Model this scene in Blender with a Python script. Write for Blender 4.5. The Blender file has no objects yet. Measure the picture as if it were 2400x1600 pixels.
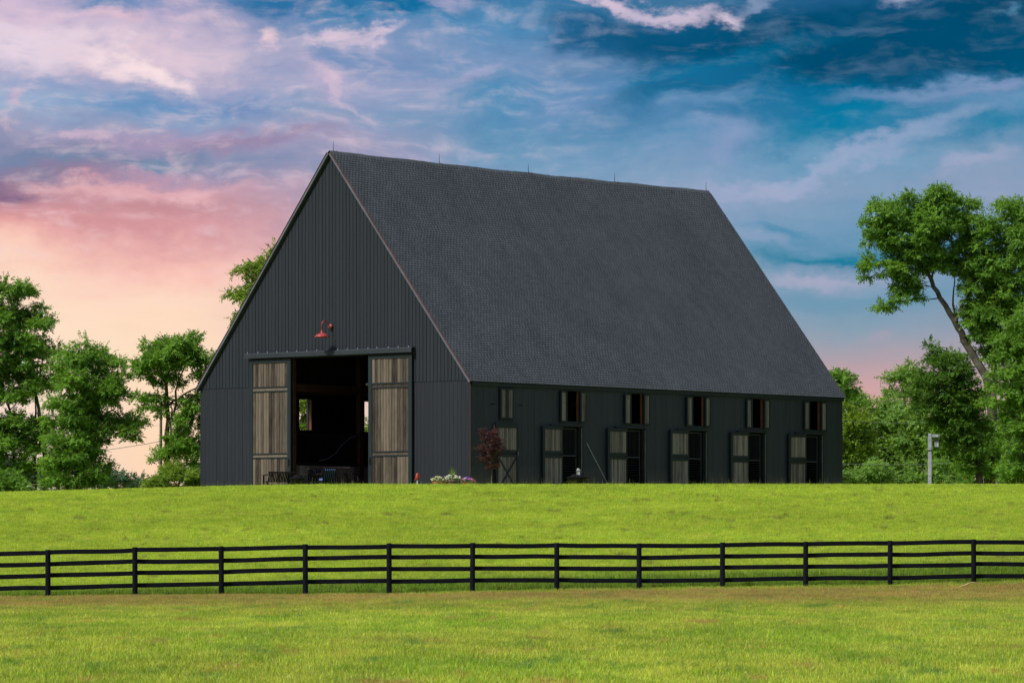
import bpy, math, random
import numpy as np
from mathutils import Vector, Matrix

random.seed(7)
RNG = np.random.default_rng(7)
SC = bpy.context.scene
COL = SC.collection
F = 9540.0            # focal length in photograph pixels (2400 wide)
EYE = 1.45            # eye height
HORIZON = 1265.0      # photograph row of the eye level

# ------------------------------------------------------------------ camera
cam_data = bpy.data.cameras.new("camera")
cam = bpy.data.objects.new("camera", cam_data)
COL.objects.link(cam)
cam.location = (0, 0, EYE)
cam.rotation_euler = (math.radians(90), 0, 0)
cam_data.sensor_width = 36.0
cam_data.lens = 36.0 * F / 2400.0
cam_data.shift_y = (HORIZON - 800.0) / 2400.0
cam_data.clip_start = 0.5
cam_data.clip_end = 9000.0
SC.camera = cam

# ------------------------------------------------------------------ sun, exposure
SUN_DIR = Vector((-0.80, -0.60, 0.0)).normalized() * math.cos(math.radians(50))
SUN_DIR.z = math.sin(math.radians(50))
sun_data = bpy.data.lights.new("sun", 'SUN')
sun_data.energy = 2.25
sun_data.angle = math.radians(9.0)
sun_data.color = (1.0, 0.955, 0.88)
sun = bpy.data.objects.new("sun", sun_data)
COL.objects.link(sun)
sun.rotation_euler = SUN_DIR.to_track_quat('Z', 'Y').to_euler()
sun.location = (-40, -30, 60)
SC.view_settings.view_transform = 'Standard'
SC.view_settings.look = 'None'
SC.view_settings.exposure = 1.0
SC.view_settings.gamma = 1.0
SC.view_settings.use_curve_mapping = False

# ------------------------------------------------------------------ node helpers
def lin(c):
    out = []
    for v in c[:3]:
        v = v / 255.0
        out.append(v / 12.92 if v <= 0.04045 else ((v + 0.055) / 1.055) ** 2.4)
    return (out[0], out[1], out[2], 1.0)

class NT:
    def __init__(self, tree):
        self.t = tree
        self.n = tree.nodes
        self.l = tree.links
    def node(self, typ, **kw):
        nd = self.n.new(typ)
        for k, v in kw.items():
            setattr(nd, k, v)
        return nd
    def put(self, sock, v):
        if isinstance(v, bpy.types.NodeSocket):
            self.l.new(v, sock)
        elif v is not None:
            sock.default_value = v
    def math(self, op, a, b=None, c=None, clamp=False):
        nd = self.node('ShaderNodeMath', operation=op, use_clamp=clamp)
        self.put(nd.inputs[0], a)
        if b is not None: self.put(nd.inputs[1], b)
        if c is not None: self.put(nd.inputs[2], c)
        return nd.outputs[0]
    def vmath(self, op, a, b=None, scale=None):
        nd = self.node('ShaderNodeVectorMath', operation=op)
        self.put(nd.inputs[0], a)
        if b is not None: self.put(nd.inputs[1], b)
        if scale is not None: self.put(nd.inputs['Scale'], scale)
        return nd.outputs['Value'] if op in ('LENGTH', 'DOT_PRODUCT') else nd.outputs[0]
    def combine(self, x, y, z=0.0):
        nd = self.node('ShaderNodeCombineXYZ')
        self.put(nd.inputs[0], x); self.put(nd.inputs[1], y); self.put(nd.inputs[2], z)
        return nd.outputs[0]
    def noise(self, vec, scale=1.0, detail=4.0, rough=0.55, dist=0.0, color=False):
        nd = self.node('ShaderNodeTexNoise')
        self.put(nd.inputs['Vector'], vec)
        nd.inputs['Scale'].default_value = scale
        nd.inputs['Detail'].default_value = detail
        nd.inputs['Roughness'].default_value = rough
        nd.inputs['Distortion'].default_value = dist
        return nd.outputs['Color'] if color else nd.outputs['Fac']
    def mapping(self, vec, loc=(0, 0, 0), rot=(0, 0, 0), scale=(1, 1, 1), kind='POINT'):
        nd = self.node('ShaderNodeMapping', vector_type=kind)
        self.put(nd.inputs['Vector'], vec)
        nd.inputs['Location'].default_value = loc
        nd.inputs['Rotation'].default_value = rot
        nd.inputs['Scale'].default_value = scale
        return nd.outputs[0]
    def smooth(self, v, a, b, lo=0.0, hi=1.0):
        nd = self.node('ShaderNodeMapRange', interpolation_type='SMOOTHSTEP')
        self.put(nd.inputs['Value'], v)
        nd.inputs['From Min'].default_value = a
        nd.inputs['From Max'].default_value = b
        nd.inputs['To Min'].default_value = lo
        nd.inputs['To Max'].default_value = hi
        return nd.outputs[0]
    def mix(self, fac, a, b, blend='MIX'):
        nd = self.node('ShaderNodeMix', data_type='RGBA', blend_type=blend)
        self.put(nd.inputs[0], fac); self.put(nd.inputs[6], a); self.put(nd.inputs[7], b)
        return nd.outputs[2]
    def ramp(self, v, stops, interp='LINEAR'):
        nd = self.node('ShaderNodeValToRGB')
        self.put(nd.inputs[0], v)
        cr = nd.color_ramp
        cr.interpolation = interp
        while len(cr.elements) < len(stops):
            cr.elements.new(0.5)
        for e, (p, c) in zip(cr.elements, stops):
            e.position = p
            e.color = c
        return nd.outputs[0]

# ------------------------------------------------------------------ sky
def build_world():
    w = bpy.data.worlds.new("World")
    SC.world = w
    w.use_nodes = True
    w.node_tree.nodes.clear()
    N = NT(w.node_tree)
    tc = N.node('ShaderNodeTexCoord').outputs['Generated']
    sep = N.node('ShaderNodeSeparateXYZ'); N.put(sep.inputs[0], tc)
    az = N.math('ARCTAN2', sep.outputs[0], sep.outputs[1])
    el = N.math('ARCSINE', sep.outputs[2])
    # angles in units of 0.6 degrees; x grows to the right, y grows downwards from the top of the cloud deck in view
    X0 = N.math('MULTIPLY_ADD', az, F / 100, 12.0)
    Y0 = N.math('MULTIPLY_ADD', el, -F / 100, HORIZON / 100)
    P0 = N.combine(X0, Y0, 0.0)
    # turbulence: broad warp + fine, sheared, wispy warp
    wa = N.noise(N.mapping(P0, scale=(0.28, 0.55, 1), rot=(0, 0, 0.1)), 1.0, 3, 0.5, color=True)
    wb = N.noise(N.mapping(P0, loc=(31, 7, 2), scale=(0.8, 1.7, 1), rot=(0, 0, 0.18)), 1.0, 4.5, 0.52, color=True)
    da = N.vmath('MULTIPLY', N.vmath('SUBTRACT', wa, (0.5, 0.5, 0.5)), (3.0, 1.7, 0))
    db = N.vmath('MULTIPLY', N.vmath('SUBTRACT', wb, (0.5, 0.5, 0.5)), (1.1, 0.6, 0))
    P = N.vmath('ADD', P0, N.vmath('ADD', da, db))
    wc = N.noise(N.mapping(P0, loc=(3, 71, 5), scale=(2.6, 4.2, 1)), 1.0, 6, 0.6, color=True)
    P = N.vmath('ADD', P, N.vmath('MULTIPLY', N.vmath('SUBTRACT', wc, (0.5, 0.5, 0.5)), (0.75, 0.5, 0)))
    damp = N.smooth(Y0, 9.0, 5.5)   # calm air near the horizon
    Pm = N.node('ShaderNodeMix', data_type='VECTOR')
    N.put(Pm.inputs[0], N.math('MULTIPLY_ADD', damp, 0.65, 0.35)); N.put(Pm.inputs[4], P0); N.put(Pm.inputs[5], P)
    P = Pm.outputs[1]
    sp = N.node('ShaderNodeSeparateXYZ'); N.put(sp.inputs[0], P)
    PX, PY = sp.outputs[0], sp.outputs[1]
    V = N.math('DIVIDE', PY, 12.0, clamp=True)
    cols = {
        0: [(0, (200, 182, 208)), (60, (212, 190, 212)), (120, (226, 208, 222)), (180, (170, 172, 202)), (250, (158, 180, 208)), (310, (158, 155, 185)),
            (365, (130, 136, 168)), (430, (146, 118, 145)), (480, (196, 142, 152)), (540, (230, 164, 162)), (590, (249, 198, 184)), (650, (254, 220, 196)), (760, (254, 226, 200)), (1130, (240, 216, 205))],
        4: [(0, (110, 142, 186)), (50, (178, 168, 200)), (140, (218, 198, 214)), (200, (166, 166, 198)), (260, (106, 148, 192)), (310, (140, 160, 194)),
            (350, (166, 150, 182)), (400, (120, 138, 168)), (430, (176, 150, 176)), (465, (218, 166, 176)), (505, (200, 144, 152)), (560, (218, 158, 162)), (630, (249, 194, 182)), (700, (254, 218, 194)), (850, (254, 224, 192)), (1130, (254, 214, 180))],
        8: [(0, (24, 108, 158)), (60, (66, 130, 176)), (110, (136, 154, 192)), (150, (118, 146, 188)), (210, (166, 168, 200)), (270, (138, 158, 192)),
            (340, (162, 158, 188)), (420, (142, 148, 180)), (480, (176, 156, 178)), (560, (206, 162, 172)), (640, (228, 182, 182)), (800, (242, 200, 194)), (1130, (242, 208, 190))],
        12: [(0, (44, 114, 160)), (60, (84, 140, 184)), (140, (120, 150, 190)), (220, (76, 140, 182)), (300, (100, 148, 184)), (380, (120, 158, 190)), (600, (150, 160, 190)), (900, (190, 170, 175)), (1130, (215, 175, 165))],
        16: [(0, (60, 115, 155)), (60, (10, 88, 130)), (130, (8, 96, 140)), (200, (30, 115, 160)), (270, (96, 138, 180)), (340, (98, 145, 184)), (420, (128, 158, 190)), (470, (146, 164, 194)), (560, (118, 156, 186)), (650, (120, 155, 180)), (760, (140, 160, 180)), (880, (200, 165, 168)), (1130, (220, 170, 160))],
        20: [(0, (30, 92, 135)), (60, (0, 74, 112)), (170, (0, 84, 122)), (260, (0, 112, 155)), (320, (40, 128, 168)), (380, (112, 156, 188)), (440, (130, 158, 188)), (520, (110, 152, 184)), (600, (50, 130, 162)), (650, (150, 164, 190)), (700, (110, 152, 178)), (780, (140, 160, 178)), (850, (180, 160, 168)), (930, (216, 166, 164)), (1130, (225, 172, 160))],
        24: [(0, (8, 74, 108)), (70, (0, 72, 106)), (170, (0, 88, 128)), (215, (60, 125, 168)), (260, (104, 148, 186)), (310, (60, 130, 170)), (380, (126, 156, 186)), (460, (146, 160, 188)), (560, (110, 150, 182)), (700, (110, 150, 176)), (900, (190, 165, 170)), (1130, (225, 172, 160))],
    }
    keys = sorted(cols)
    c = None
    for i, k in enumerate(keys):
        r = N.ramp(V, [(y / 1200.0, lin(q)) for y, q in cols[k]])
        if c is None:
            c = r
        else:
            c = N.mix(N.smooth(PX, keys[i - 1], k), c, r)
    def blob(c, x, y, rx, ry, ang, rgb, strength=1.0, soft=0.2):
        if ry < 15: ry, strength = ry * 1.6, strength * 0.75
        m = N.mapping(P, loc=(x / 100, y / 100, 0), rot=(0, 0, math.radians(ang)), scale=(rx / 100, ry / 100, 1), kind='TEXTURE')
        d = N.vmath('LENGTH', m)
        return N.mix(N.smooth(d, 1.45, soft * 0.3, 0.0, strength), c, lin(rgb))
    B = [
        (70, 130, 130, 52, 4, (230, 212, 226), .85, .2), (290, 160, 125, 34, 18, (246, 222, 228), .95, .1), (350, 170, 80, 24, 38, (250, 226, 228), .9, .1),
        (260, 62, 70, 26, 10, (226, 192, 206), .8, .1), (225, 15, 90, 26, 0, (70, 130, 178), .8, .3), (440, 8, 60, 14, -5, (232, 200, 208), .85, .2),
        (120, 205, 120, 26, 4, (140, 160, 198), .8, .2), (48, 240, 36, 24, 10, (208, 182, 205), .8, .1), (320, 262, 160, 24, 5, (104, 148, 192), .8, .2),
        (560, 270, 120, 26, 8, (118, 142, 188), .7, .2), (190, 330, 60, 10, 16, (215, 184, 204), .8, .2), (120, 372, 160, 20, 2, (112, 134, 166), .8, .2),
        (600, 352, 220, 10, -6, (150, 128, 160), .8, .2), (380, 402, 55, 17, 4, (112, 140, 172), .9, .3), (540, 425, 80, 13, 8, (128, 138, 174), .7, .2),
        (20, 450, 75, 26, 8, (130, 102, 134), .9, .2), (160, 448, 120, 12, 8, (238, 184, 186), .75, .2), (330, 468, 160, 10, 6, (234, 180, 184), .65, .2),
        (290, 505, 150, 12, 4, (198, 140, 148), .6, .2), (470, 475, 60, 12, 10, (236, 184, 188), .7, .2), (150, 532, 260, 9, 4, (206, 142, 148), .6, .2),
        (620, 90, 32, 26, -60, (238, 206, 214), .95, .1), (780, 102, 110, 9, -4, (232, 206, 220), .95, .2), (880, 96, 44, 9, -12, (222, 200, 220), .9, .2),
        (930, 32, 90, 26, 8, (0, 108, 158), .95, .3), (790, 20, 60, 22, 60, (12, 110, 160), .8, .3), (650, 15, 60, 28, 0, (20, 108, 160), .8, .3),
        (700, 60, 60, 16, 40, (120, 145, 188), .5, .2), (800, 210, 120, 9, 36, (228, 200, 214), .75, .1), (760, 190, 140, 40, 30, (196, 178, 204), .5, .1),
        (1030, 25, 80, 10, 4, (186, 178, 208), .8, .2), (1120, 165, 90, 10, -14, (178, 176, 208), .7, .2), (1010, 190, 180, 16, -3, (160, 164, 198), .5, .2),
        (1520, 90, 210, 50, 6, (4, 84, 126), .85, .4), (1380, 85, 90, 40, 12, (6, 92, 138), .8, .4), (1900, 120, 460, 74, 2, (0, 76, 112), .9, .5),
        (2150, 150, 300, 60, 0, (0, 74, 110), .8, .5), (1650, 225, 240, 40, -4, (0, 96, 138), .8, .4), (1950, 300, 170, 46, -8, (0, 122, 162), .9, .4),
        (1400, 190, 70, 60, 20, (100, 142, 186), .6, .2), (1330, 240, 120, 60, 0, (120, 150, 192), .6, .2), (1700, 150, 300, 14, -14, (10, 116, 158), .6, .2),
        (1420, 10, 150, 15, 5, (214, 194, 214), .95, .3), (1600, 25, 130, 18, 6, (204, 190, 212), .95, .2), (1725, 50, 32, 18, 20, (212, 196, 216), .95, .2),
        (1790, 20, 60, 10, -24, (150, 166, 198), .8, .2), (2090, 12, 42, 12, 2, (176, 182, 208), .9, .2), (2390, 66, 40, 7, -8, (80, 136, 172), .8, .2),
        (1720, 268, 330, 50, -4, (0, 112, 156), .75, .3), (1690, 350, 90, 46, -10, (138, 156, 194), .7, .2), (1640, 270, 120, 30, -15, (104, 146, 188), .6, .2), (2150, 238, 180, 24, -4, (116, 146, 186), .85, .2), (2330, 225, 120, 22, -8, (132, 152, 190), .85, .2),
        (2000, 378, 260, 22, -20, (160, 172, 204), .7, .1), (1800, 440, 150, 26, -12, (166, 174, 204), .7, .1), (2180, 330, 140, 22, -20, (154, 170, 202), .6, .1),
        (2360, 322, 70, 20, 4, (36, 128, 165), .85, .3), (1840, 538, 70, 12, 2, (66, 136, 172), .8, .3), (1960, 602, 130, 15, 0, (26, 124, 156), .9, .4),
        (1900, 655, 110, 11, -3, (176, 174, 198), .85, .2), (1760, 560, 120, 16, 2, (146, 162, 194), .6, .2), (1900, 720, 120, 24, 2, (110, 152, 178), .6, .2),
        (2060, 790, 60, 10, -3, (176, 160, 174), .5, .1), (2280, 400, 120, 22, -10, (170, 172, 202), .6, .2),
    ]
    for b in B:
        c = blob(c, *b)
    # wisps: two scales of sheared streaks, lighter and darker than the deck behind
    PS = N.vmath('ADD', P0, N.vmath('SCALE', da, scale=0.7))
    s1 = N.noise(N.mapping(PS, rot=(0, 0, 0.22), scale=(0.5, 1.9, 1)), 1.0, 6, 0.56)
    s2 = N.noise(N.mapping(PS, loc=(9, 4, 1), rot=(0, 0, -0.25), scale=(1.1, 3.8, 1)), 1.0, 5, 0.55)
    s3 = N.noise(N.mapping(PS, loc=(3, 14, 1), scale=(2.0, 3.0, 1)), 1.0, 5, 0.55)
    st = N.math('ADD', N.math('MULTIPLY', s1, 0.45), N.math('ADD', N.math('MULTIPLY', s2, 0.3), N.math('MULTIPLY', s3, 0.25)))
    quiet = N.math('MULTIPLY', N.smooth(Y0, 8.2, 4.2), N.smooth(X0, 30, 12, 0.55, 1.0))
    quiet = N.math('MULTIPLY', quiet, N.smooth(X0, 12, 16, 1.0, 0.4))
    quiet = N.math('MULTIPLY_ADD', quiet, 0.85, 0.15)
    up = N.math('MULTIPLY', N.smooth(st, 0.47, 0.68, 0, 0.48), quiet)
    dn = N.math('MULTIPLY', N.smooth(st, 0.50, 0.32, 0, 0.30), quiet)
    light = N.mix(N.smooth(X0, 4, 20), lin((244, 212, 218)), lin((150, 176, 208)))
    dark = N.mix(N.smooth(X0, 4, 20), lin((92, 128, 178)), lin((0, 88, 132)))
    dark = N.mix(N.smooth(Y0, 3.6, 5.2), dark, N.mix(N.smooth(X0, 6, 14), lin((190, 132, 146)), lin((60, 130, 165))))
    c = N.mix(up, c, light)
    c = N.mix(dn, c, dark)
    # the rest of the sky: the same broken deck over clear blue
    nis = N.node('ShaderNodeTexSky', sky_type='NISHITA')
    nis.sun_disc = False
    nis.sun_elevation = math.radians(50)
    nis.sun_rotation = math.atan2(SUN_DIR.x, SUN_DIR.y)
    clear = N.vmath('SCALE', nis.outputs[0], scale=0.10)
    cd = N.noise(N.mapping(tc, scale=(2.2, 2.2, 5.0)), 1.0, 6, 0.6)
    rest = N.mix(N.smooth(cd, 0.38, 0.66), N.mix(0.5, clear, lin((60, 120, 165))), lin((184, 176, 196)))
    ob = N.math('MAXIMUM', N.smooth(N.math('ABSOLUTE', N.math('SUBTRACT', X0, 12.0)), 15, 40), N.smooth(Y0, -0.5, -14))
    c = N.mix(ob, c, rest)
    # background strength 0.1; colours are display values before the exposure of one stop
    c = N.vmath('SCALE', c, scale=10.0 * 0.5)
    bg = N.node('ShaderNodeBackground')
    N.put(bg.inputs[0], c)
    bg.inputs[1].default_value = 0.1
    out = N.node('ShaderNodeOutputWorld')
    N.l.new(bg.outputs[0], out.inputs[0])
    w.cycles.sampling_method = 'MANUAL'
    w.cycles.sample_map_resolution = 1024
build_world()

# ------------------------------------------------------------------ materials
def material(name, build):
    m = bpy.data.materials.new(name)
    m.use_nodes = True
    m.node_tree.nodes.clear()
    N = NT(m.node_tree)
    out = N.node('ShaderNodeOutputMaterial')
    N.l.new(build(N), out.inputs[0])
    return m

def principled(N, color, rough=0.7, metal=0.0, normal=None, spec=0.5, trans=None):
    p = N.node('ShaderNodeBsdfPrincipled')
    N.put(p.inputs['Base Color'], color)
    N.put(p.inputs['Roughness'], rough)
    N.put(p.inputs['Metallic'], metal)
    N.put(p.inputs['Specular IOR Level'], spec)
    if normal is not None:
        N.put(p.inputs['Normal'], normal)
    return p.outputs[0]

def simple(name, rgb, rough=0.7, metal=0.0, var=0.25, scale=6.0, spec=0.4):
    def b(N):
        tc = N.node('ShaderNodeTexCoord').outputs['Object']
        n = N.noise(tc, scale, 5, 0.6)
        k = N.smooth(n, 0.3, 0.7, 1 - var, 1 + var)
        rnd = N.node('ShaderNodeObjectInfo').outputs['Random']
        k = N.math('MULTIPLY', k, N.math('MULTIPLY_ADD', rnd, var * 0.6, 1 - var * 0.3))
        c = N.vmath('SCALE', rgb, scale=k)
        return principled(N, c, rough, metal, spec=spec)
    return material(name, b)

def painted_wood(name, rgb, dirt=0.0):
    """dark painted timber: slight board-to-board differences, grain relief, chalky weathering, dusty foot of the wall"""
    def b(N):
        tc = N.node('ShaderNodeTexCoord').outputs['Object']
        pos = N.node('ShaderNodeNewGeometry').outputs['Position']
        rnd = N.node('ShaderNodeObjectInfo').outputs['Random']
        grain = N.noise(N.mapping(pos, scale=(14, 14, 0.7)), 1.0, 5, 0.6)
        chalk = N.noise(N.mapping(pos, scale=(0.6, 0.6, 0.25)), 1.0, 5, 0.6)
        k = N.math('MULTIPLY', N.smooth(grain, 0.25, 0.75, 0.86, 1.14), N.math('MULTIPLY_ADD', rnd, 0.22, 0.89))
        c = N.vmath('SCALE', rgb, scale=k)
        c = N.mix(N.smooth(chalk, 0.45, 0.75, 0, 0.25), c, (rgb[0] * 1.7, rgb[1] * 1.5, rgb[2] * 1.45, 1))
        if dirt > 0:
            sp = N.node('ShaderNodeSeparateXYZ'); N.put(sp.inputs[0], pos)
            edge = N.noise(N.mapping(pos, scale=(1.3, 1.3, 3.0)), 1.0, 5, 0.65)
            hgt = N.math('ADD', sp.outputs[2], N.math('MULTIPLY', edge, -0.55))
            c = N.mix(N.smooth(hgt, 3.95, 3.00, 0, dirt), c, (0.090, 0.080, 0.072, 1))
        bump = N.node('ShaderNodeBump'); bump.inputs['Strength'].default_value = 0.25; bump.inputs['Distance'].default_value = 0.01
        N.put(bump.inputs['Height'], grain)
        return principled(N, c, 0.62, 0, bump.outputs[0], spec=0.35)
    return material(name, b)

def weathered_wood(name, dark, mid, pale):
    """bare boards turned grey-brown; each plank its own tone, streaks along it, knots"""
    def b(N):
        tc = N.node('ShaderNodeTexCoord').outputs['Object']
        rnd = N.node('ShaderNodeObjectInfo').outputs['Random']
        off = N.combine(N.math('MULTIPLY', rnd, 40.0), N.math('MULTIPLY', rnd, 17.0), N.math('MULTIPLY', rnd, 90.0))
        v = N.vmath('ADD', tc, off)
        g = N.noise(N.mapping(v, scale=(34, 34, 1.3)), 1.0, 6, 0.7)
        g2 = N.noise(N.mapping(v, scale=(5, 5, 2.2)), 1.0, 4, 0.6)
        knot = N.noise(N.mapping(v, scale=(9, 9, 4.0)), 1.0, 2, 0.5)
        t = N.math('ADD', N.math('MULTIPLY_ADD', g, 0.95, -0.22), N.math('ADD', N.math('MULTIPLY', g2, 0.25), N.math('MULTIPLY_ADD', rnd, 0.44, -0.04)), clamp=True)
        c = N.ramp(t, [(0.30, dark), (0.52, mid), (0.80, pale)])
        c = N.mix(N.smooth(knot, 0.70, 0.78, 0, 0.75), c, (dark[0] * .5, dark[1] * .5, dark[2] * .5, 1))
        bump = N.node('ShaderNodeBump'); bump.inputs['Strength'].default_value = 0.4; bump.inputs['Distance'].default_value = 0.01
        N.put(bump.inputs['Height'], g)
        return principled(N, c, 0.85, 0, bump.outputs[0], spec=0.2)
    return material(name, b)

def grass_color(N, blade):
    """colour of the pasture at a place: fresh green, yellow-green, tan bare streak in front of the fence, dark tufty spots"""
    pos = N.node('ShaderNodeNewGeometry').outputs['Position']
    sp = N.node('ShaderNodeSeparateXYZ'); N.put(sp.inputs[0], pos)
    x, y = sp.outputs[0], sp.outputs[1]
    y2 = N.math('ADD', y, N.math('MULTIPLY', N.math('MAXIMUM', N.math('SUBTRACT', y, 117.0), 0.0), 5.0))
    flat = N.combine(x, y2, 0.0)
    n1 = N.noise(N.mapping(flat, scale=(0.35, 0.12, 1)), 1.0, 6, 0.62)
    n2 = N.noise(N.mapping(flat, loc=(17, 3, 0), scale=(1.1, 0.32, 1)), 1.0, 5, 0.62)
    n3 = N.noise(N.mapping(flat, loc=(5, 51, 0), scale=(1.0, 0.22, 1)), 1.0, 5, 0.65)
    n4 = N.noise(N.mapping(flat, loc=(85, 21, 0), scale=(1.1, 0.20, 1)), 1.0, 5, 0.65)
    n5 = N.noise(N.mapping(flat, scale=(9, 3, 1)), 1.0, 4, 0.6)
    green = (0.290, 0.490, 0.026, 1)
    yellow = (0.510, 0.610, 0.068, 1)
    hillc = (0.490, 0.660, 0.050, 1)
    tan = (0.440, 0.290, 0.105, 1)
    deep = (0.120, 0.270, 0.045, 1)
    brown = (0.115, 0.095, 0.035, 1)
    isl = N.node('ShaderNodeNewGeometry').outputs['Random Per Island']
    def speck(f):      # single blades turn, not the whole sward evenly
        return N.smooth(N.math('SUBTRACT', f, isl), -0.25, 0.25) if blade else f
    n6 = N.noise(N.mapping(flat, loc=(40, 9, 0), scale=(0.16, 0.06, 1)), 1.0, 3, 0.5)
    mixf = N.smooth(N.math('ADD', N.math('MULTIPLY', n1, 0.6), N.math('MULTIPLY', n2, 0.4)), 0.36, 0.60)
    c = N.mix(speck(mixf), green, yellow)
    yf = N.math('MULTIPLY_ADD', x, 0.16, 117.3)       # the fence line
    d = N.math('SUBTRACT', y, yf)                     # behind the fence > 0
    c = N.mix(N.smooth(d, 1.0, 8.0, 0, 0.75), c, hillc)
    vary = N.smooth(N.math('ADD', N.math('MULTIPLY', n1, 0.5), N.math('MULTIPLY', n3, 0.5)), 0.40, 0.60, 0.0, 0.55)
    c = N.mix(N.math('MULTIPLY', vary, N.smooth(d, 3, 6)), c, (0.330, 0.550, 0.026, 1))
    # browned streak just in front of the fence, fading towards the viewer
    wob = N.math('MULTIPLY_ADD', n1, 24.0, -12.0)
    dd = N.math('ADD', d, wob)
    band = N.math('MULTIPLY', N.smooth(dd, -36, -9), N.smooth(d, -0.2, -2.0))
    near = N.math('MULTIPLY', N.smooth(dd, -46, -6), N.smooth(d, -0.1, -1.0))
    band = N.math('MULTIPLY', band, N.smooth(n2, 0.36, 0.62, 0.15, 0.70))
    band = N.math('MAXIMUM', band, N.math('MULTIPLY', near, N.smooth(N.math('ADD', N.math('MULTIPLY', n3, 0.5), N.math('MULTIPLY', n5, 0.5)), 0.40, 0.58, 0.15, 1.0)))
    c = N.mix(speck(N.math('MULTIPLY', band, 1.15)), c, tan)
    if not blade: c = N.vmath('MULTIPLY', c, (0.45, 0.42, 0.5))
    # unmown, deeper green strip under the rails
    strip = N.math('MULTIPLY', N.smooth(d, -0.8, 0.6), N.smooth(d, 5.0, 1.8))
    c = N.mix(N.math('MULTIPLY', strip, 0.8), c, (0.085, 0.20, 0.012, 1))
    # scattered spots
    infront = N.smooth(d, 2.0, -2.0, 0.25, 1.0)
    c = N.mix(N.math('MULTIPLY', speck(N.smooth(N.math('ADD', N.math('MULTIPLY', n3, 0.7), N.math('MULTIPLY', n5, 0.3)), 0.54, 0.62, 0, 0.85)), infront), c, deep)
    c = N.mix(N.math('MULTIPLY', speck(N.smooth(n4, 0.57, 0.68, 0, 0.75)), infront), c, tan)
    c = N.mix(N.math('MULTIPLY', N.smooth(n4, 0.42, 0.35, 0, 0.6), N.smooth(d, -2, 3)), c, brown)
    k = N.math('MULTIPLY', N.smooth(n5, 0.2, 0.8, 0.80, 1.20), N.math('MULTIPLY', N.smooth(n6, 0.35, 0.65, 0.92, 1.07), N.smooth(n2, 0.3, 0.7, 0.92, 1.08)))
    if blade:
        rnd = N.node('ShaderNodeObjectInfo').outputs['Random']
        c = N.mix(N.smooth(isl, 0.70, 1.0, 0, 0.45), c, (0.52, 0.48, 0.13, 1))
        k = N.math('MULTIPLY', k, N.math('MULTIPLY', N.math('MULTIPLY_ADD', rnd, 0.40, 0.80), N.math('MULTIPLY_ADD', isl, -0.60, 1.32)))
    return N.vmath('SCALE', c, scale=k)

def leafy(N, c, gloss=0.25, trans=0.35):
    d = N.node('ShaderNodeBsdfDiffuse'); N.put(d.inputs[0], c)
    t = N.node('ShaderNodeBsdfTranslucent'); N.put(t.inputs[0], N.vmath('MULTIPLY', c, (1.25, 1.15, 0.6)))
    g = N.node('ShaderNodeBsdfGlossy'); g.inputs[1].default_value = 0.6
    g.inputs[0].default_value = (0.9, 0.95, 1.0, 1)
    m1 = N.node('ShaderNodeMixShader'); m1.inputs[0].default_value = trans
    N.l.new(d.outputs[0], m1.inputs[1]); N.l.new(t.outputs[0], m1.inputs[2])
    fr = N.node('ShaderNodeFresnel'); fr.inputs[0].default_value = 1.4
    m2 = N.node('ShaderNodeMixShader'); N.put(m2.inputs[0], N.math('MULTIPLY', fr.outputs[0], gloss))
    N.l.new(m1.outputs[0], m2.inputs[1]); N.l.new(g.outputs[0], m2.inputs[2])
    return m2.outputs[0]

M = {}
M['ground'] = material('pasture_soil', lambda N: principled(N, grass_color(N, False), 0.95, spec=0.05))
M['blade'] = material('grass_blades', lambda N: leafy(N, grass_color(N, True), 0.1, 0.35))
def foliage(name, a, b, c3, trans=0.50):
    def bld(N):
        geo = N.node('ShaderNodeNewGeometry')
        isl = geo.outputs['Random Per Island']
        n = N.noise(geo.outputs['Position'], 0.9, 3, 0.5)
        t = N.math('ADD', N.math('MULTIPLY', isl, 0.45), N.math('MULTIPLY', n, 0.75), clamp=True)
        c = N.ramp(t, [(0.30, a), (0.58, b), (0.85, c3)])
        return leafy(N, c, 0.15, trans)
    return material(name, bld)
M['leaf_mid'] = foliage('leaves_mid_green', (0.073, 0.171, 0.019, 1), (0.142, 0.309, 0.033, 1), (0.254, 0.460, 0.059, 1))
M['leaf_bright'] = foliage('leaves_bright_green', (0.090, 0.162, 0.015, 1), (0.168, 0.291, 0.025, 1), (0.280, 0.414, 0.038, 1))
M['leaf_dark'] = foliage('leaves_dark_green', (0.038, 0.102, 0.011, 1), (0.079, 0.192, 0.017, 1), (0.156, 0.306, 0.029, 1))
M['leaf_soft'] = foliage('leaves_soft_green', (0.103, 0.213, 0.039, 1), (0.190, 0.351, 0.064, 1), (0.305, 0.494, 0.103, 1))
M['leaf_haze'] = foliage('leaves_haze_blue', (0.042, 0.102, 0.060, 1), (0.072, 0.150, 0.090, 1), (0.108, 0.198, 0.108, 1))  # distance haze is put into the leaf colour as a blue tint
M['leaf_maple'] = foliage('leaves_burgundy', (0.024, 0.007, 0.011, 1), (0.060, 0.014, 0.022, 1), (0.180, 0.048, 0.060, 1))
M['stalk'] = material('seeding_stalks', lambda N: leafy(N, N.mix(0.5, (0.20, 0.25, 0.075, 1), (0.20, 0.25, 0.075, 1)), 0.1, 0.35))
M['bark'] = simple('bark', (0.085, 0.070, 0.055), 0.9, var=0.4, scale=5, spec=0.1)
M['bark_pale'] = simple('bark_pale', (0.105, 0.092, 0.075), 0.9, var=0.4, scale=4, spec=0.1)
M['gable'] = painted_wood('gable_boards_paint', (0.0142, 0.0190, 0.0272))
M['gable_low'] = painted_wood('lower_boards_paint', (0.0145, 0.0174, 0.0250))
M['side'] = painted_wood('side_boards_paint', (0.0225, 0.0300, 0.0400), dirt=0.75)
M['trim'] = painted_wood('door_frame_paint', (0.0090, 0.0165, 0.0200))
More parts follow.
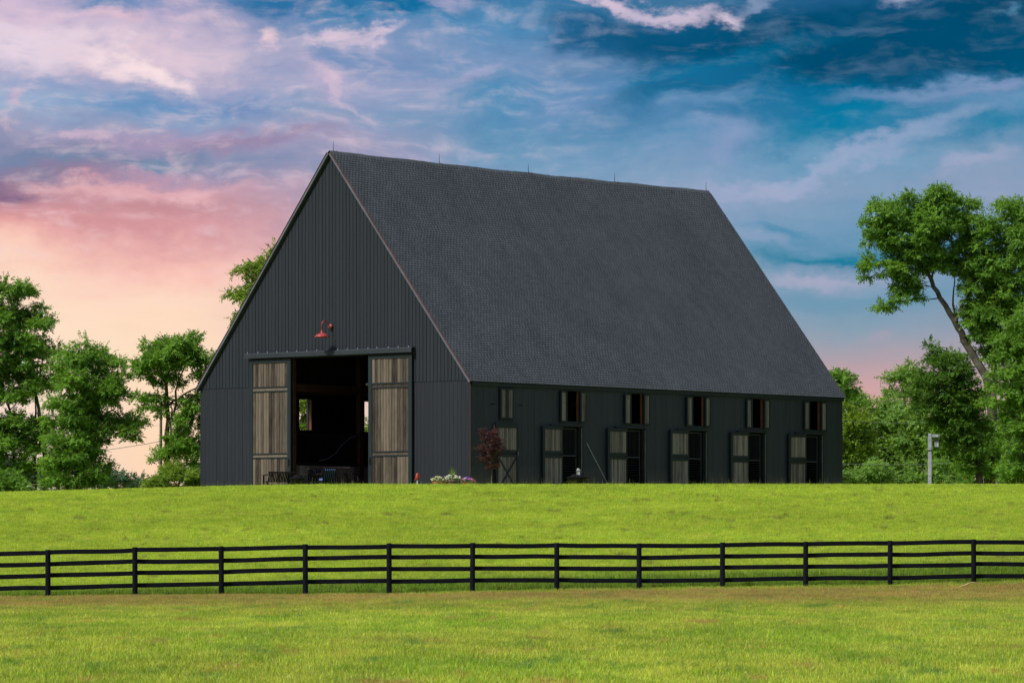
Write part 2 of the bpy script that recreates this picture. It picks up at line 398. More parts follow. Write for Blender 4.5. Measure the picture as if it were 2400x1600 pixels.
M['track'] = painted_wood('track_cover_paint', (0.0220, 0.0290, 0.0380))
M['plank'] = weathered_wood('weathered_planks', (0.024, 0.019, 0.016, 1), (0.084, 0.067, 0.052, 1), (0.178, 0.144, 0.112, 1))
M['plank_side'] = weathered_wood('weathered_planks_side', (0.076, 0.066, 0.058, 1), (0.190, 0.164, 0.146, 1), (0.300, 0.262, 0.232, 1))
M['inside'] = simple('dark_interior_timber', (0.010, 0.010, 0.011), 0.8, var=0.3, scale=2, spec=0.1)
M['beam'] = simple('brown_timber', (0.060, 0.024, 0.013), 0.7, var=0.3, scale=3, spec=0.2)
M['jamb'] = simple('orange_timber', (0.20, 0.065, 0.028), 0.6, var=0.25, scale=3)
M['soil'] = simple('barn_floor_dirt', (0.018, 0.014, 0.011), 0.95, var=0.3, scale=1.5, spec=0.05)
M['rake'] = simple('pale_rake_board', (0.105, 0.118, 0.145), 0.6, var=0.2, scale=1.5)
M['copper'] = simple('copper_edge', (0.13, 0.055, 0.042), 0.6, 0.3, var=0.3, scale=3)
M['steel'] = simple('galvanised_steel', (0.36, 0.38, 0.41), 0.45, 0.7, var=0.2, scale=9)
M['ironwork'] = simple('black_iron', (0.012, 0.012, 0.014), 0.5, 0.3, var=0.2, scale=9)
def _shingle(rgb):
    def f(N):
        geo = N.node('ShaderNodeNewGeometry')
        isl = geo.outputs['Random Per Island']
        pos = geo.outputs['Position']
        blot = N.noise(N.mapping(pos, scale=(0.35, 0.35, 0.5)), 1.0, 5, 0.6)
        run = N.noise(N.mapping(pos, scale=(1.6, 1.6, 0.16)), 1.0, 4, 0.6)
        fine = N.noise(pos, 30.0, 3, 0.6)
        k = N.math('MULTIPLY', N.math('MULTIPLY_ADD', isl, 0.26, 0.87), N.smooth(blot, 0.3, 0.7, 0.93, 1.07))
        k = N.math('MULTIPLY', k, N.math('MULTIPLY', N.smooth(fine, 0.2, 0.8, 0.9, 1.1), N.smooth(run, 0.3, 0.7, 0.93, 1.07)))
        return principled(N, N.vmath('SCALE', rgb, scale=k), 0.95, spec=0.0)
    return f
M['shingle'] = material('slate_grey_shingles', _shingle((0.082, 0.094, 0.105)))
M['shingle_shadow_line'] = material('slate_grey_shingles_shadow_line', _shingle((0.050, 0.058, 0.067)))  # shadow-line print; its dark tone also stands in for shade beneath thick tabs
M['felt'] = simple('roof_underlay', (0.045, 0.052, 0.063), 0.9, var=0.2)
M['fence'] = simple('black_fence_paint', (0.0052, 0.0065, 0.0110), 0.75, var=0.35, scale=3.0, spec=0.10)
M['red'] = simple('red_enamel', (0.33, 0.045, 0.045), 0.4, var=0.12, scale=4)
M['rust_red'] = simple('rusty_red_paint', (0.36, 0.050, 0.025), 0.5, var=0.25, scale=20)
M['white'] = simple('white_paint', (0.62, 0.62, 0.62), 0.5, var=0.08, scale=4)
M['post_wood'] = simple('whitewashed_post', (0.36, 0.37, 0.42), 0.8, var=0.22, scale=7)
M['pole_wood'] = simple('utility_pole_wood', (0.13, 0.095, 0.070), 0.9, var=0.3, scale=5)
M['frosted'] = simple('frosted_glass', (0.42, 0.44, 0.44), 0.35, var=0.06, scale=4)
M['cloth'] = simple('blue_cushion', (0.13, 0.20, 0.50), 0.9, var=0.15, scale=8, spec=0.1)
M['chair'] = simple('dark_stained_chair', (0.005, 0.005, 0.007), 0.8, var=0.3, scale=9, spec=0.1)
M['chair_worn'] = simple('worn_chair_wood', (0.022, 0.018, 0.018), 0.85, var=0.3, scale=9, spec=0.1)
M['barrel'] = simple('old_barrel_wood', (0.16, 0.11, 0.085), 0.85, var=0.35, scale=9)
M['barrel_warm'] = simple('terracotta_planter', (0.27, 0.110, 0.045), 0.8, var=0.25, scale=9)
M['petal_white'] = simple('white_petals', (0.75, 0.76, 0.68), 0.7, var=0.1)
M['petal_cream'] = simple('cream_petals', (0.62, 0.64, 0.32), 0.7, var=0.2)
M['petal_purple'] = simple('purple_petals', (0.25, 0.07, 0.62), 0.7, var=0.3)
M['petal_red'] = simple('red_petals', (0.60, 0.045, 0.09), 0.7, var=0.3)
M['rock'] = simple('grey_rock', (0.20, 0.18, 0.165), 0.9, var=0.35, scale=6)
M['stick'] = simple('dry_branch', (0.40, 0.27, 0.13), 0.9, var=0.2, scale=8)
M['wire'] = simple('wire', (0.20, 0.22, 0.24), 0.6, var=0.1)
M['lamp'] = simple('dusty_white_fitting', (0.35, 0.34, 0.33), 0.6, var=0.1)

# ------------------------------------------------------------------ mesh helpers
class MB:
    def __init__(self):
        self.v = []; self.f = []
    def poly(self, pts):
        i = len(self.v); self.v += [tuple(p) for p in pts]; self.f.append(tuple(range(i, i + len(pts)))); return self
    def box(self, a, b):
        x0, y0, z0 = a; x1, y1, z1 = b
        i = len(self.v)
        self.v += [(x0, y0, z0), (x1, y0, z0), (x1, y1, z0), (x0, y1, z0), (x0, y0, z1), (x1, y0, z1), (x1, y1, z1), (x0, y1, z1)]
        for q in ((0, 3, 2, 1), (4, 5, 6, 7), (0, 1, 5, 4), (1, 2, 6, 5), (2, 3, 7, 6), (3, 0, 4, 7)):
            self.f.append(tuple(i + k for k in q))
        return self
    def prism(self, pts, axis, lo, hi):
        """2-D outline pts extruded along axis (0,1,2)"""
        def mk(p, t):
            q = list(p); q.insert(axis, t); return tuple(q)
        n = len(pts); i = len(self.v)
        self.v += [mk(p, lo) for p in pts] + [mk(p, hi) for p in pts]
        self.f.append(tuple(i + k for k in range(n))); self.f.append(tuple(i + n + k for k in reversed(range(n))))
        for k in range(n):
            j = (k + 1) % n
            self.f.append((i + k, i + n + k, i + n + j, i + j))
        return self
    def beam(self, p, q, w, h, up=(0, 0, 1)):
        p = Vector(p); q = Vector(q); d = (q - p).normalized(); up = Vector(up)
        s = d.cross(up)
        if s.length < 1e-4: s = d.cross(Vector((0, 1, 0)))
        s.normalize(); u = s.cross(d)
        i = len(self.v)
        for c in (p, q):
            for a, b in ((-1, -1), (1, -1), (1, 1), (-1, 1)):
                self.v.append(tuple(c + s * (a * w / 2) + u * (b * h / 2)))
        for f in ((0, 1, 2, 3), (7, 6, 5, 4), (0, 4, 5, 1), (1, 5, 6, 2), (2, 6, 7, 3), (3, 7, 4, 0)):
            self.f.append(tuple(i + k for k in f))
        return self
    def tube(self, pts, radii, n=6, cap=True):
        pts = [Vector(p) for p in pts]
        if not hasattr(radii, '__len__'): radii = [radii] * len(pts)
        i0 = len(self.v); ref = Vector((0.31, 0.2, 0.93)).normalized()
        for k, p in enumerate(pts):
            d = (pts[min(k + 1, len(pts) - 1)] - pts[max(k - 1, 0)]).normalized()
            a = d.cross(ref)
            if a.length < 0.05: a = d.cross(Vector((1, 0, 0)))
            a.normalize(); b = d.cross(a)
            for j in range(n):
                t = 2 * math.pi * j / n
                self.v.append(tuple(p + (a * math.cos(t) + b * math.sin(t)) * radii[k]))
        for k in range(len(pts) - 1):
            for j in range(n):
                jj = (j + 1) % n
                self.f.append((i0 + k * n + j, i0 + k * n + jj, i0 + (k + 1) * n + jj, i0 + (k + 1) * n + j))
        if cap:
            self.f.append(tuple(i0 + j for j in reversed(range(n))))
            self.f.append(tuple(i0 + (len(pts) - 1) * n + j for j in range(n)))
        return self
    def lathe(self, prof, c=(0, 0, 0), n=20):
        i0 = len(self.v)
        for r, z in prof:
            for j in range(n):
                t = 2 * math.pi * j / n
                self.v.append((c[0] + r * math.cos(t), c[1] + r * math.sin(t), c[2] + z))
        for k in range(len(prof) - 1):
            for j in range(n):
                jj = (j + 1) % n
                self.f.append((i0 + k * n + j, i0 + k * n + jj, i0 + (k + 1) * n + jj, i0 + (k + 1) * n + j))
        return self
    def mesh(self, name, mat, smooth=False):
        me = bpy.data.meshes.new(name)
        me.from_pydata(self.v, [], self.f)
        me.materials.append(mat)
        if smooth:
            me.polygons.foreach_set('use_smooth', [True] * len(me.polygons))
        me.update()
        return me
    def build(self, name, mat, parent=None, loc=None, smooth=False):
        return place(name, self.mesh(name, mat, smooth), parent, loc)

def place(name, me, parent=None, loc=None, rot=None):
    o = bpy.data.objects.new(name, me)
    COL.objects.link(o)
    if parent is not None: o.parent = parent
    if loc is not None: o.location = loc
    if rot is not None: o.rotation_euler = rot
    return o

def tag(o, label=None, cat=None, group=None, kind=None):
    if label: o['label'] = label
    if cat: o['category'] = cat
    if group: o['group'] = group
    if kind: o['kind'] = kind
    return o

def empty(name, loc=(0, 0, 0), rz=0.0):
    o = bpy.data.objects.new(name, None)
    o.empty_display_size = 0.2
    COL.objects.link(o); o.location = loc; o.rotation_euler = (0, 0, rz)
    return o

def quads_mesh(name, verts, quads, mat):
    me = bpy.data.meshes.new(name)
    nq = len(quads)
    me.vertices.add(len(verts)); me.vertices.foreach_set('co', np.ascontiguousarray(verts, dtype=np.float32).ravel())
    me.loops.add(nq * 4); me.loops.foreach_set('vertex_index', np.ascontiguousarray(quads, dtype=np.int32).ravel())
    me.polygons.add(nq); me.polygons.foreach_set('loop_start', np.arange(nq, dtype=np.int32) * 4)
    me.materials.append(mat)
    me.update(calc_edges=True)
    return me

def at(px, py, D):
    """world point seen at photograph pixel (px, py) at distance D"""
    return Vector(((px - 1200) / F * D, D, EYE + (HORIZON - py) / F * D))

# ------------------------------------------------------------------ ground
def sstep(t):
    t = np.clip(t, 0, 1); return t * t * (3 - 2 * t)
def fence_y(x):
    return 117.3 + 0.16 * x
def H(x, y):
    x = np.asarray(x, float); y = np.asarray(y, float)
    left = sstep((-x - 5) / 16)
    base = -0.02 + 0.10 * sstep((x - 4) / 12) - 0.13 * sstep((-x - 6) / 9)
    base = base * sstep((y - 60) / 50) - 0.02 - 0.05 * sstep((y - 90) / 20)
    top = 3.31 - 0.30 * left
    z = base + (top - base) * sstep((y - 115.5) / 23.5)
    # the lawn dips a little behind the brow, then is level round the barn
    z = z - 0.13 * sstep((y - 138.6) / 2.6)
    z = z + 0.05 * np.sin(x * 0.31 + y * 0.11) * np.sin(y * 0.17 + 1) * sstep((y - 30) / 30) * (1 - sstep((y - 128) / 10))
    z = z + 0.012 * np.sin(x * 1.7 + y * .9) * (1 - sstep((y - 128) / 10))
    far = sstep((y - 175) / 500)
    return z - 6.0 * far
def grid_mesh(name, xs, ys, mat, mask=None):
    X, Y = np.meshgrid(xs, ys)
    V = np.stack([X, Y, H(X, Y)], -1).reshape(-1, 3)
    nx = len(xs); ny = len(ys)
    i = np.arange(ny - 1)[:, None] * nx + np.arange(nx - 1)[None]
    Q = np.stack([i, i + 1, i + nx + 1, i + nx], -1).reshape(-1, 4)
    if mask is not None:
        cx = V[Q].mean(1)
        Q = Q[mask(cx[:, 0], cx[:, 1])]
    return quads_mesh(name, V, Q, mat)
def dens(segs):
    out = []
    for a, b, n in segs:
        out += list(np.linspace(a, b, n, endpoint=False))
    return np.array(out + [segs[-1][1]])
xs = dens([(-4000, -300, 14), (-300, -40, 26), (-40, 40, 120), (40, 300, 26), (300, 4000, 14)])
ys = dens([(-300, 20, 20), (20, 112, 80), (112, 146, 80), (146, 220, 40), (220, 700, 30), (700, 4500, 16)])
gme = grid_mesh('ground', xs, ys, M['ground'])
gme.polygons.foreach_set('use_smooth', [True] * len(gme.polygons))
tag(place('ground', gme), 'yellow green pasture rising to the brow in front of the black barn', kind='structure')

BX, BY, BZ = -1.4645, 142.6, 3.20
BROT = math.atan2(0.758, 0.652)
U1 = Vector((math.cos(BROT), math.sin(BROT), 0)); U2 = Vector((-math.sin(BROT), math.cos(BROT), 0))
def barn_pt(s, r, z=0.0):
    return Vector((BX, BY, BZ)) + U1 * s + U2 * r + Vector((0, 0, z))
def barn_sr(x, y):
    dx = x - BX; dy = y - BY
    return dx * U1.x + dy * U1.y, dx * U2.x + dy * U2.y

def grass_patch(mask_extra=None):
    xs = np.arange(-30, 30.01, 0.75); ys = np.arange(38, 172, 0.75)
    def m(x, y):
        s, r = barn_sr(x, y)
        inside = (s > -0.15) & (s < 22.1) & (r > -0.15) & (r < 13.5)
        return (np.abs(x) < 0.128 * y + 2.6) & (~inside)
    return grid_mesh('grass', xs, ys, M['blade'], m)

def tuft_mesh(name, n, spread, h0, h1, w, seed, lean=0.5, mat='blade'):
    rg = np.random.default_rng(seed)
    V = []; Fc = []
    for k in range(n):
        a = rg.uniform(0, 6.283); r = spread * math.sqrt(rg.uniform())
        bx, by = r * math.cos(a), r * math.sin(a)
        h = rg.uniform(h0, h1); t = rg.uniform(0, 6.283); ww = w * rg.uniform(.7, 1.3)
        dx, dy = math.cos(t) * ww / 2, math.sin(t) * ww / 2
        la = rg.uniform(0, 6.283); L = h * rg.uniform(0, lean)
        lx, ly = math.cos(la) * L, math.sin(la) * L
        i = len(V)
        V += [(bx - dx, by - dy, -0.02), (bx + dx, by + dy, -0.02),
              (bx + dx * .8 + lx * .35, by + dy * .8 + ly * .35, h * .6), (bx - dx * .8 + lx * .35, by - dy * .8 + ly * .35, h * .6),
              (bx + lx, by + ly, h)]
        Fc += [(i, i + 1, i + 2, i + 3), (i + 3, i + 2, i + 4)]
    me = bpy.data.meshes.new(name); me.from_pydata(V, [], Fc); me.materials.append(M[mat])
    return me

def scatter(host, protos, density, seed, smin=0.7, smax=1.3):
    """geometry-nodes scatter of tuft meshes over the host's faces"""
    ng = bpy.data.node_groups.new(host.name + '_scatter', 'GeometryNodeTree')
    ng.interface.new_socket('Geometry', in_out='INPUT', socket_type='NodeSocketGeometry')
    ng.interface.new_socket('Geometry', in_out='OUTPUT', socket_type='NodeSocketGeometry')
    n = ng.nodes; l = ng.links
    gi = n.new('NodeGroupInput'); go = n.new('NodeGroupOutput')
    join = n.new('GeometryNodeJoinGeometry')
    for k, pr in enumerate(protos):
        di = n.new('GeometryNodeDistributePointsOnFaces')
        l.new(gi.outputs[0], di.inputs['Mesh'])
        di.inputs['Density'].default_value = density / len(protos)
        di.inputs['Seed'].default_value = seed + k
        ob = n.new('GeometryNodeObjectInfo'); ob.inputs['Object'].default_value = pr
        io = n.new('GeometryNodeInstanceOnPoints')
        l.new(di.outputs['Points'], io.inputs['Points'])
        l.new(ob.outputs['Geometry'], io.inputs['Instance'])
        rv = n.new('FunctionNodeRandomValue'); rv.data_type = 'FLOAT_VECTOR'
        rv.inputs[0].default_value = (-0.12, -0.12, 0); rv.inputs[1].default_value = (0.12, 0.12, 6.283)
        l.new(rv.outputs[0], io.inputs['Rotation'])
        rs = n.new('FunctionNodeRandomValue'); rs.data_type = 'FLOAT'
        rs.inputs[2].default_value = smin; rs.inputs[3].default_value = smax
        l.new(rs.outputs[1], io.inputs['Scale'])
        l.new(io.outputs[0], join.inputs[0])
    l.new(join.outputs[0], go.inputs[0])
    md = host.modifiers.new('scatter', 'NODES'); md.node_group = ng

tufts = [bpy.data.objects.new('tuft', tuft_mesh('tuft', 26, 0.13, 0.025, 0.080, 0.0055, 40 + k, 0.9)) for k in range(3)]
grass = tag(place('grass', grass_patch()), 'short yellow green pasture grass in front of and behind the fence', 'grass', kind='stuff')
scatter(grass, tufts, 50.0, 3)
# longer uncut grass where the mower does not reach: along the fence and the barn's foot
def strip_mesh(name, pts, width):
    V = []; Q = []
    for k, p in enumerate(pts):
        a = Vector(pts[max(k - 1, 0)]); b = Vector(pts[min(k + 1, len(pts) - 1)])
        d = (b - a); d.z = 0; d.normalize(); s = Vector((-d.y, d.x, 0)) * width / 2
        for q in (Vector(p) - s, Vector(p) + s):
            V.append((q.x, q.y, float(H(q.x, q.y))))
    for k in range(len(pts) - 1):
        Q.append((2 * k, 2 * k + 2, 2 * k + 3, 2 * k + 1))
    return quads_mesh(name, np.array(V), np.array(Q), M['blade'])
ftufts = [bpy.data.objects.new('tuft', tuft_mesh('tuft', 24, 0.13, 0.06, 0.17, 0.009, 60 + k, 0.5)) for k in range(2)]
fl = place('fence_grass', strip_mesh('fence_grass', [(x, fence_y(x) + 1.5, 0) for x in np.arange(-17, 18, 1.0)], 2.4))
tag(fl, 'deeper green unmown grass strip under the rails of the black fence', 'grass', kind='stuff')
scatter(fl, ftufts, 22.0, 11)
ttufts = [bpy.data.objects.new('tuft', tuft_mesh('tuft', 4, 0.16, 0.12, 0.42, 0.007, 80 + k, 0.4, 'stalk')) for k in range(3)]
pts = [barn_pt(-0.35, r) for r in np.arange(13.6, -0.4, -1.0)] + [barn_pt(s, -0.35) for s in np.arange(0.0, 22.6, 1.0)]
tg = place('tall_grass', strip_mesh('tall_grass', pts, 0.5))
tag(tg, 'tall seeding grass stalks along the foot of the black barn', 'grass', kind='stuff')
scatter(tg, ttufts, 16.0, 21, 0.5, 1.25)
bg_ = place('brow_grass', strip_mesh('brow_grass', [(x, 139.0, 0) for x in np.arange(-21, 21, 1.0)], 1.6))
tag(bg_, 'ragged taller grass tips along the brow of the hill', 'grass', kind='stuff')
scatter(bg_, ttufts, 11.0, 31, 0.3, 0.95)

def front_mask(x, y):
    return (np.abs(x) < 0.128 * y + 2.6) & (y < fence_y(x) - 1.5)
clumps_ = place('grass_clumps', grid_mesh('grass_clumps', np.arange(-30, 30.01, 1.5), np.arange(38, 120, 1.5), M['blade'], front_mask))
tag(clumps_, 'scattered rough grass tussocks in the mown pasture in front of the fence', 'grass', kind='stuff')
scatter(clumps_, ftufts, 1.4, 41, 0.35, 0.85)

# ------------------------------------------------------------------ fence
fence = empty('fence', (0, 117, 0))
tag(fence, 'long black four rail board fence crossing the pasture below the barn', 'fence')
FX = [111, 311, 509, 702, 894, 1085, 1279, 1468, 1659, 1850, 2044, 2236]
FB = [1370, 1364, 1360, 1358, 1356, 1355, 1355, 1354, 1353, 1350, 1350, 1347]
FT = [1262, 1256, 1254, 1249, 1247, 1246, 1246, 1247, 1245, 1243, 1241, 1238]
K = 2400 / 2352.0
posts = []
for i in range(-2, 14):
    j = min(max(i, 0), 11)
    D = 115.2 + 4.2 * i / 11.0
    px = (FX[j] + (i - j) * 193) * K
    pb = FB[j] * K + (4 if i < 0 else 0) * (-(i - j)) * -1 * -1
    pt = FT[j] * K + (4 if i < 0 else 0) * (-(i - j)) * -1 * -1
    b = at(px, pb, D); t = at(px, pt, D)
    posts.append((b, t))
org = Vector(fence.location)
for b, t in posts:
    mb = MB()
    lean = RNG.normal(0, 0.008)
    zb = b.z - 0.25
    p0 = Vector((b.x, b.y - 0.085, zb)) - org
    p1 = Vector((t.x + lean, t.y - 0.085, t.z - 0.012)) - org
    p2 = Vector((t.x + lean, t.y - 0.085, t.z + 0.004)) - org
    mb.tube([p0, p0.lerp(p1, .5), p1, p2], [0.078, 0.075, 0.073, 0.060], 12)
    mb.build('post', M['fence'], fence, smooth=False)
tops = [1.345, 1.018, 0.690, 0.345]
for i in range(len(posts) - 1):
    (b0, t0), (b1, t1) = posts[i], posts[i + 1]
    for k, hgt in enumerate(tops):
        mb = MB()
        n = 7; hh = 0.128
        bow = RNG.normal(0, 0.008); bow2 = RNG.normal(0, 0.005)
        e0 = RNG.normal(0, 0.008); e1 = RNG.normal(0, 0.008)
        z0 = t0.z - 1.36 + hgt + e0; z1 = t1.z - 1.36 + hgt + e1
        rings = []
        for q in range(n + 1):
            f = q / n
            x = b0.x + (b1.x - b0.x) * f; y = b0.y + (b1.y - b0.y) * f + 0.012
            z = z0 + (z1 - z0) * f + bow * math.sin(math.pi * f) + bow2 * math.sin(2 * math.pi * f)
            cup = 0.004 * math.sin(7 * f + i)
            y += 0.01 * math.sin(math.pi * f) * (1 if k % 2 else -1)
            i0 = len(mb.v)
            for dy, dz in ((0, 0), (0.028, 0), (0.028, -hh + cup), (0, -hh)):
                mb.v.append((x - org.x, y + dy - org.y, z + dz - org.z))
            rings.append(i0)
        for a, b in zip(rings, rings[1:]):
            for s in range(4):
                mb.f.append((a + s, b + s, b + (s + 1) % 4, a + (s + 1) % 4))
        mb.f.append((rings[0] + 3, rings[0] + 2, rings[0] + 1, rings[0])); mb.f.append(tuple(rings[-1] + s for s in range(4)))
        mb.build('rail', M['fence'], fence)

# ------------------------------------------------------------------ barn
LEN, WID, EAVE, RIDGE = 22.06, 13.33, 3.83, 12.15
MID = WID / 2
BAY = 3.66
barn = empty('barn', (BX, BY, BZ), BROT)
tag(barn, 'tall black board barn with steep grey shingle roof and weathered plank doors on the hilltop', 'barn')
def ztop(r):
    return EAVE + (RIDGE - EAVE) * (1 - abs(r - MID) / MID)
DOOR0, DOOR1, DOORH = 4.68, 8.60, 4.86

# --- gable towards the viewer's left (plane s = 0)
g = MB()
Tw = 0.12
g.prism([(0, -0.3), (DOOR0, -0.3), (DOOR0, ztop(DOOR0) - .12), (0, ztop(0) - .06)], 0, 0.0, Tw)
g.prism([(DOOR1, -0.3), (WID, -0.3), (WID, ztop(WID) - .06), (DOOR1, ztop(DOOR1) - .12)], 0, 0.0, Tw)
g.prism([(DOOR0, DOORH), (DOOR1, DOORH), (DOOR1, ztop(DOOR1) - .12), (MID, RIDGE - .12), (DOOR0, ztop(DOOR0) - .12)], 0, 0.0, Tw)
gable = g.build('gable_wall', M['felt'], barn)
bw = WID / 79
for k in range(79):
    r0 = k * bw + 0.010; r1 = (k + 1) * bw - 0.010
    zb = EAVE + 0.02
    if r1 > DOOR0 + .05 and r0 < DOOR1 - .05: zb = DOORH
    t0, t1 = ztop(r0) - 0.05, ztop(r1) - 0.05
    if max(t0, t1) < zb + 0.06: continue
    t0 = max(t0, zb + .02); t1 = max(t1, zb + .02)
    pr = 0.032 + RNG.uniform(0, 0.006)
    out = [(r0, zb), (r1, zb), (r1, t1)]
    if r0 < MID < r1: out.append((MID, RIDGE - 0.05))
    out.append((r0, t0))
    MB().prism([(p[0] - (r0 + r1) / 2, p[1] - zb) for p in out], 0, -pr, 0).build('board', M['gable'], gable, (0, (r0 + r1) / 2, zb))
k = 0; r = 0.0
lw = 0.192
me_low = MB().box((-0.020, 0.004, 0), (0, lw - 0.004, EAVE + 0.3)).mesh('board', M['gable_low'])
while r < WID - 0.05:
    if not (r + lw > DOOR0 + .02 and r < DOOR1 - .02):
        w = min(lw, WID - r)
        o = place('board', me_low, gable, (RNG.uniform(-0.003, 0.001), r, -0.3))
        o.scale = (1, w / lw, 1)
    r += lw

# --- rectangular wall with openings, made of a backing and separate boards
def wall_backing(u0, u1, z0, z1, holes, plane_lo, plane_hi, axis):
    us = sorted({u0, u1, *[h[0] for h in holes], *[h[1] for h in holes]})
    mb = MB()
    for a, b in zip(us, us[1:]):
        c = (a + b) / 2
        hs = sorted([(h[2], h[3]) for h in holes if h[0] < c < h[1]])
        z = z0
        for lo, hi in hs + [(z1, z1)]:
            if lo > z + 1e-4:
                if axis == 's': mb.box((a, plane_lo, z), (b, plane_hi, lo))
                else: mb.box((plane_lo, a, z), (plane_hi, b, lo))
            z = max(z, hi)
    return mb
centres = [1.83 + BAY * k for k in range(6)]
holes = []
for k, c in enumerate(centres):
    cw = c + 0.06
    holes.append((cw - 0.375, cw + 0.375, 2.52, 3.62))
    holes.append((c - 0.58, c + 0.60, -0.3, 2.33))
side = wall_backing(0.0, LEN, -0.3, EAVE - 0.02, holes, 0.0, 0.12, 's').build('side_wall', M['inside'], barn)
cw_ = LEN / 64
for k in range(64):
    a = k * cw_ + 0.004; b = (k + 1) * cw_ - 0.004
    cuts = [(-0.3, EAVE - 0.02, a, b)]
    segs = []
    us = sorted({a, b, *[h[0] for h in holes if a < h[0] < b], *[h[1] for h in holes if a < h[1] < b]})
    for p, q in zip(us, us[1:]):
        if q - p < 0.012: continue
        m = (p + q) / 2
        z = -0.3
        for lo, hi in sorted([(h[2], h[3]) for h in holes if h[0] < m < h[1]]) + [(EAVE - 0.02, EAVE - 0.02)]:
            if lo > z + 0.02:
                segs.append((p, q, z, lo))
            z = max(z, hi)
    pr = 0.020 + RNG.uniform(0, 0.004)
    for p, q, lo, hi in segs:
        MB().box((0, -pr, 0), (q - p, 0, hi - lo)).build('board', M['side'], side, (p, 0, lo))
# --- far long wall with window openings, rear gable
lholes = [(c + .06 - 0.375, c + .06 + 0.375, 2.45, 3.62) for c in centres]
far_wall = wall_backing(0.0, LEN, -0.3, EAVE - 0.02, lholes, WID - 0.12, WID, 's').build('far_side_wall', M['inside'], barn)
for h in lholes:
    fb = MB()
    fb.box((h[1] - 0.055, WID - 0.10, h[2]), (h[1] - 0.002, WID + 0.02, h[3]))
    fb.build('window_jamb', M['jamb'], barn)
    sh = MB(); sh.box((h[1] - 0.09, WID + 0.03, h[2]), (h[1] - 0.05, WID + 0.13, h[3]))
    sh.build('shutter', M['track'], barn)
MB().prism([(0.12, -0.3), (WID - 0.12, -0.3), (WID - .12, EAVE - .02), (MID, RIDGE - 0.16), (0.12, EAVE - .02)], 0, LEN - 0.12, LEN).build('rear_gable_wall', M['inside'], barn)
tag(MB().box((0.12, 0.12, -0.02), (LEN - 0.12, WID - 0.12, 0.03)).build('floor', M['soil'], barn))

# --- roof
def sag(s):
    return -0.045 * math.sin(math.pi * min(max(s / LEN, 0), 1)) + 0.012 * math.sin(s * 1.9) * min(1, max(0, s) / 2)
slope_len = math.hypot(MID, RIDGE - EAVE)
nx_, nz_ = -(RIDGE - EAVE) / slope_len, MID / slope_len     # normal of the viewer's slope in (r, z)
R0S, R1S = -0.13, LEN + 0.09
def roof_slab(sign, name):
    mb = MB()
    e = 0.06
    def P(s, d, h):        # d: distance up the slope from the eave, h: height above it
        rr = d / slope_len * MID + nx_ * h; zz = EAVE + d / slope_len * (RIDGE - EAVE) + nz_ * h + sag(s) * d / slope_len
        return (s, rr if sign > 0 else WID - rr, zz)
    N_ = 24
    ss = np.linspace(R0S, R1S, N_ + 1)
    for h, flip in ((0.0, 0), (0.085, 1)):
        for a, b in zip(ss, ss[1:]):
            q = [P(a, -e, h), P(b, -e, h), P(b, slope_len, h), P(a, slope_len, h)]
            mb.poly(q if (flip ^ (sign < 0)) else q[::-1])
    mb.poly([P(R0S, -e, 0), P(R0S, slope_len, 0), P(R0S, slope_len, .085), P(R0S, -e, .085)])
    mb.poly([P(R1S, -e, 0), P(R1S, slope_len, 0), P(R1S, slope_len, .085), P(R1S, -e, .085)])
    mb.poly([P(R0S, -e, 0), P(R1S, -e, 0), P(R1S, -e, .085), P(R0S, -e, .085)])
    return mb.build(name, M['felt'], barn), P
slab, PR = roof_slab(1, 'roof_slope')
slab2, PL = roof_slab(-1, 'rear_roof_slope')
def shingles(P, parent, rows, cols):
    """laminated shingles: every course has pale thick tabs and thin ones coloured darker for the shade under the thick tabs, shifted from course to course"""
    rows_h = (slope_len + 0.10) / rows; w = (R1S - R0S) / cols
    V = []; mats = []
    for i in range(rows):
        d0 = -0.10 + i * rows_h
        hi = min(d0 + rows_h + 0.015, slope_len)
        x = R0S - w * (0.5 if i % 2 else 0.0) - w * RNG.uniform(0, .12)
        j = 0
        while x < R1S - 0.01:
            ww = w * (0.60 if j % 2 == 0 else 0.40) * RNG.uniform(.92, 1.08)
            a = max(x, R0S); b = min(x + ww - 0.003, R1S)
            x += ww
            if b - a > 0.012:
                lo = d0 + RNG.uniform(-.004, .003); t = .112 if j % 2 == 0 else .107
                t += RNG.uniform(0, .002)
                V += [P(a, lo, t), P(b, lo, t), P(b, hi, .1005), P(a, hi, .1005), P(a, lo, .088), P(b, lo, .088), P(b, lo, t), P(a, lo, t),
                      P(a, lo, .088), P(a, lo, t), P(a, hi, .1005), P(a, hi, .088)]
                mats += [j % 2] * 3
            j += 1
    V = np.array(V)
    Q = np.arange(len(V)).reshape(-1, 4)
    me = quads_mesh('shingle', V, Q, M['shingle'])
    me.materials.append(M['shingle_shadow_line'])
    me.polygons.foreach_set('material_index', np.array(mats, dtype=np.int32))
    o = place('shingle', me, parent); o['kind'] = 'stuff'
    return o
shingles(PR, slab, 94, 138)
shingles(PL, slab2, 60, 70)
# ridge cap
mb = MB()
ss = np.linspace(R0S, R1S, 75)
for a, b in zip(ss, ss[1:]):
    z0, z1 = RIDGE + 0.140 + sag(a) + RNG.normal(0, .004), RIDGE + 0.140 + sag(b) + RNG.normal(0, .004)
    for sg in (-1, 1):
        mb.poly([(a, MID, z0), (b, MID, z1), (b, MID + sg * 0.13, z1 - 0.155), (a, MID + sg * 0.13, z0 - 0.155)])
mb.build('ridge_cap', M['shingle'], barn)
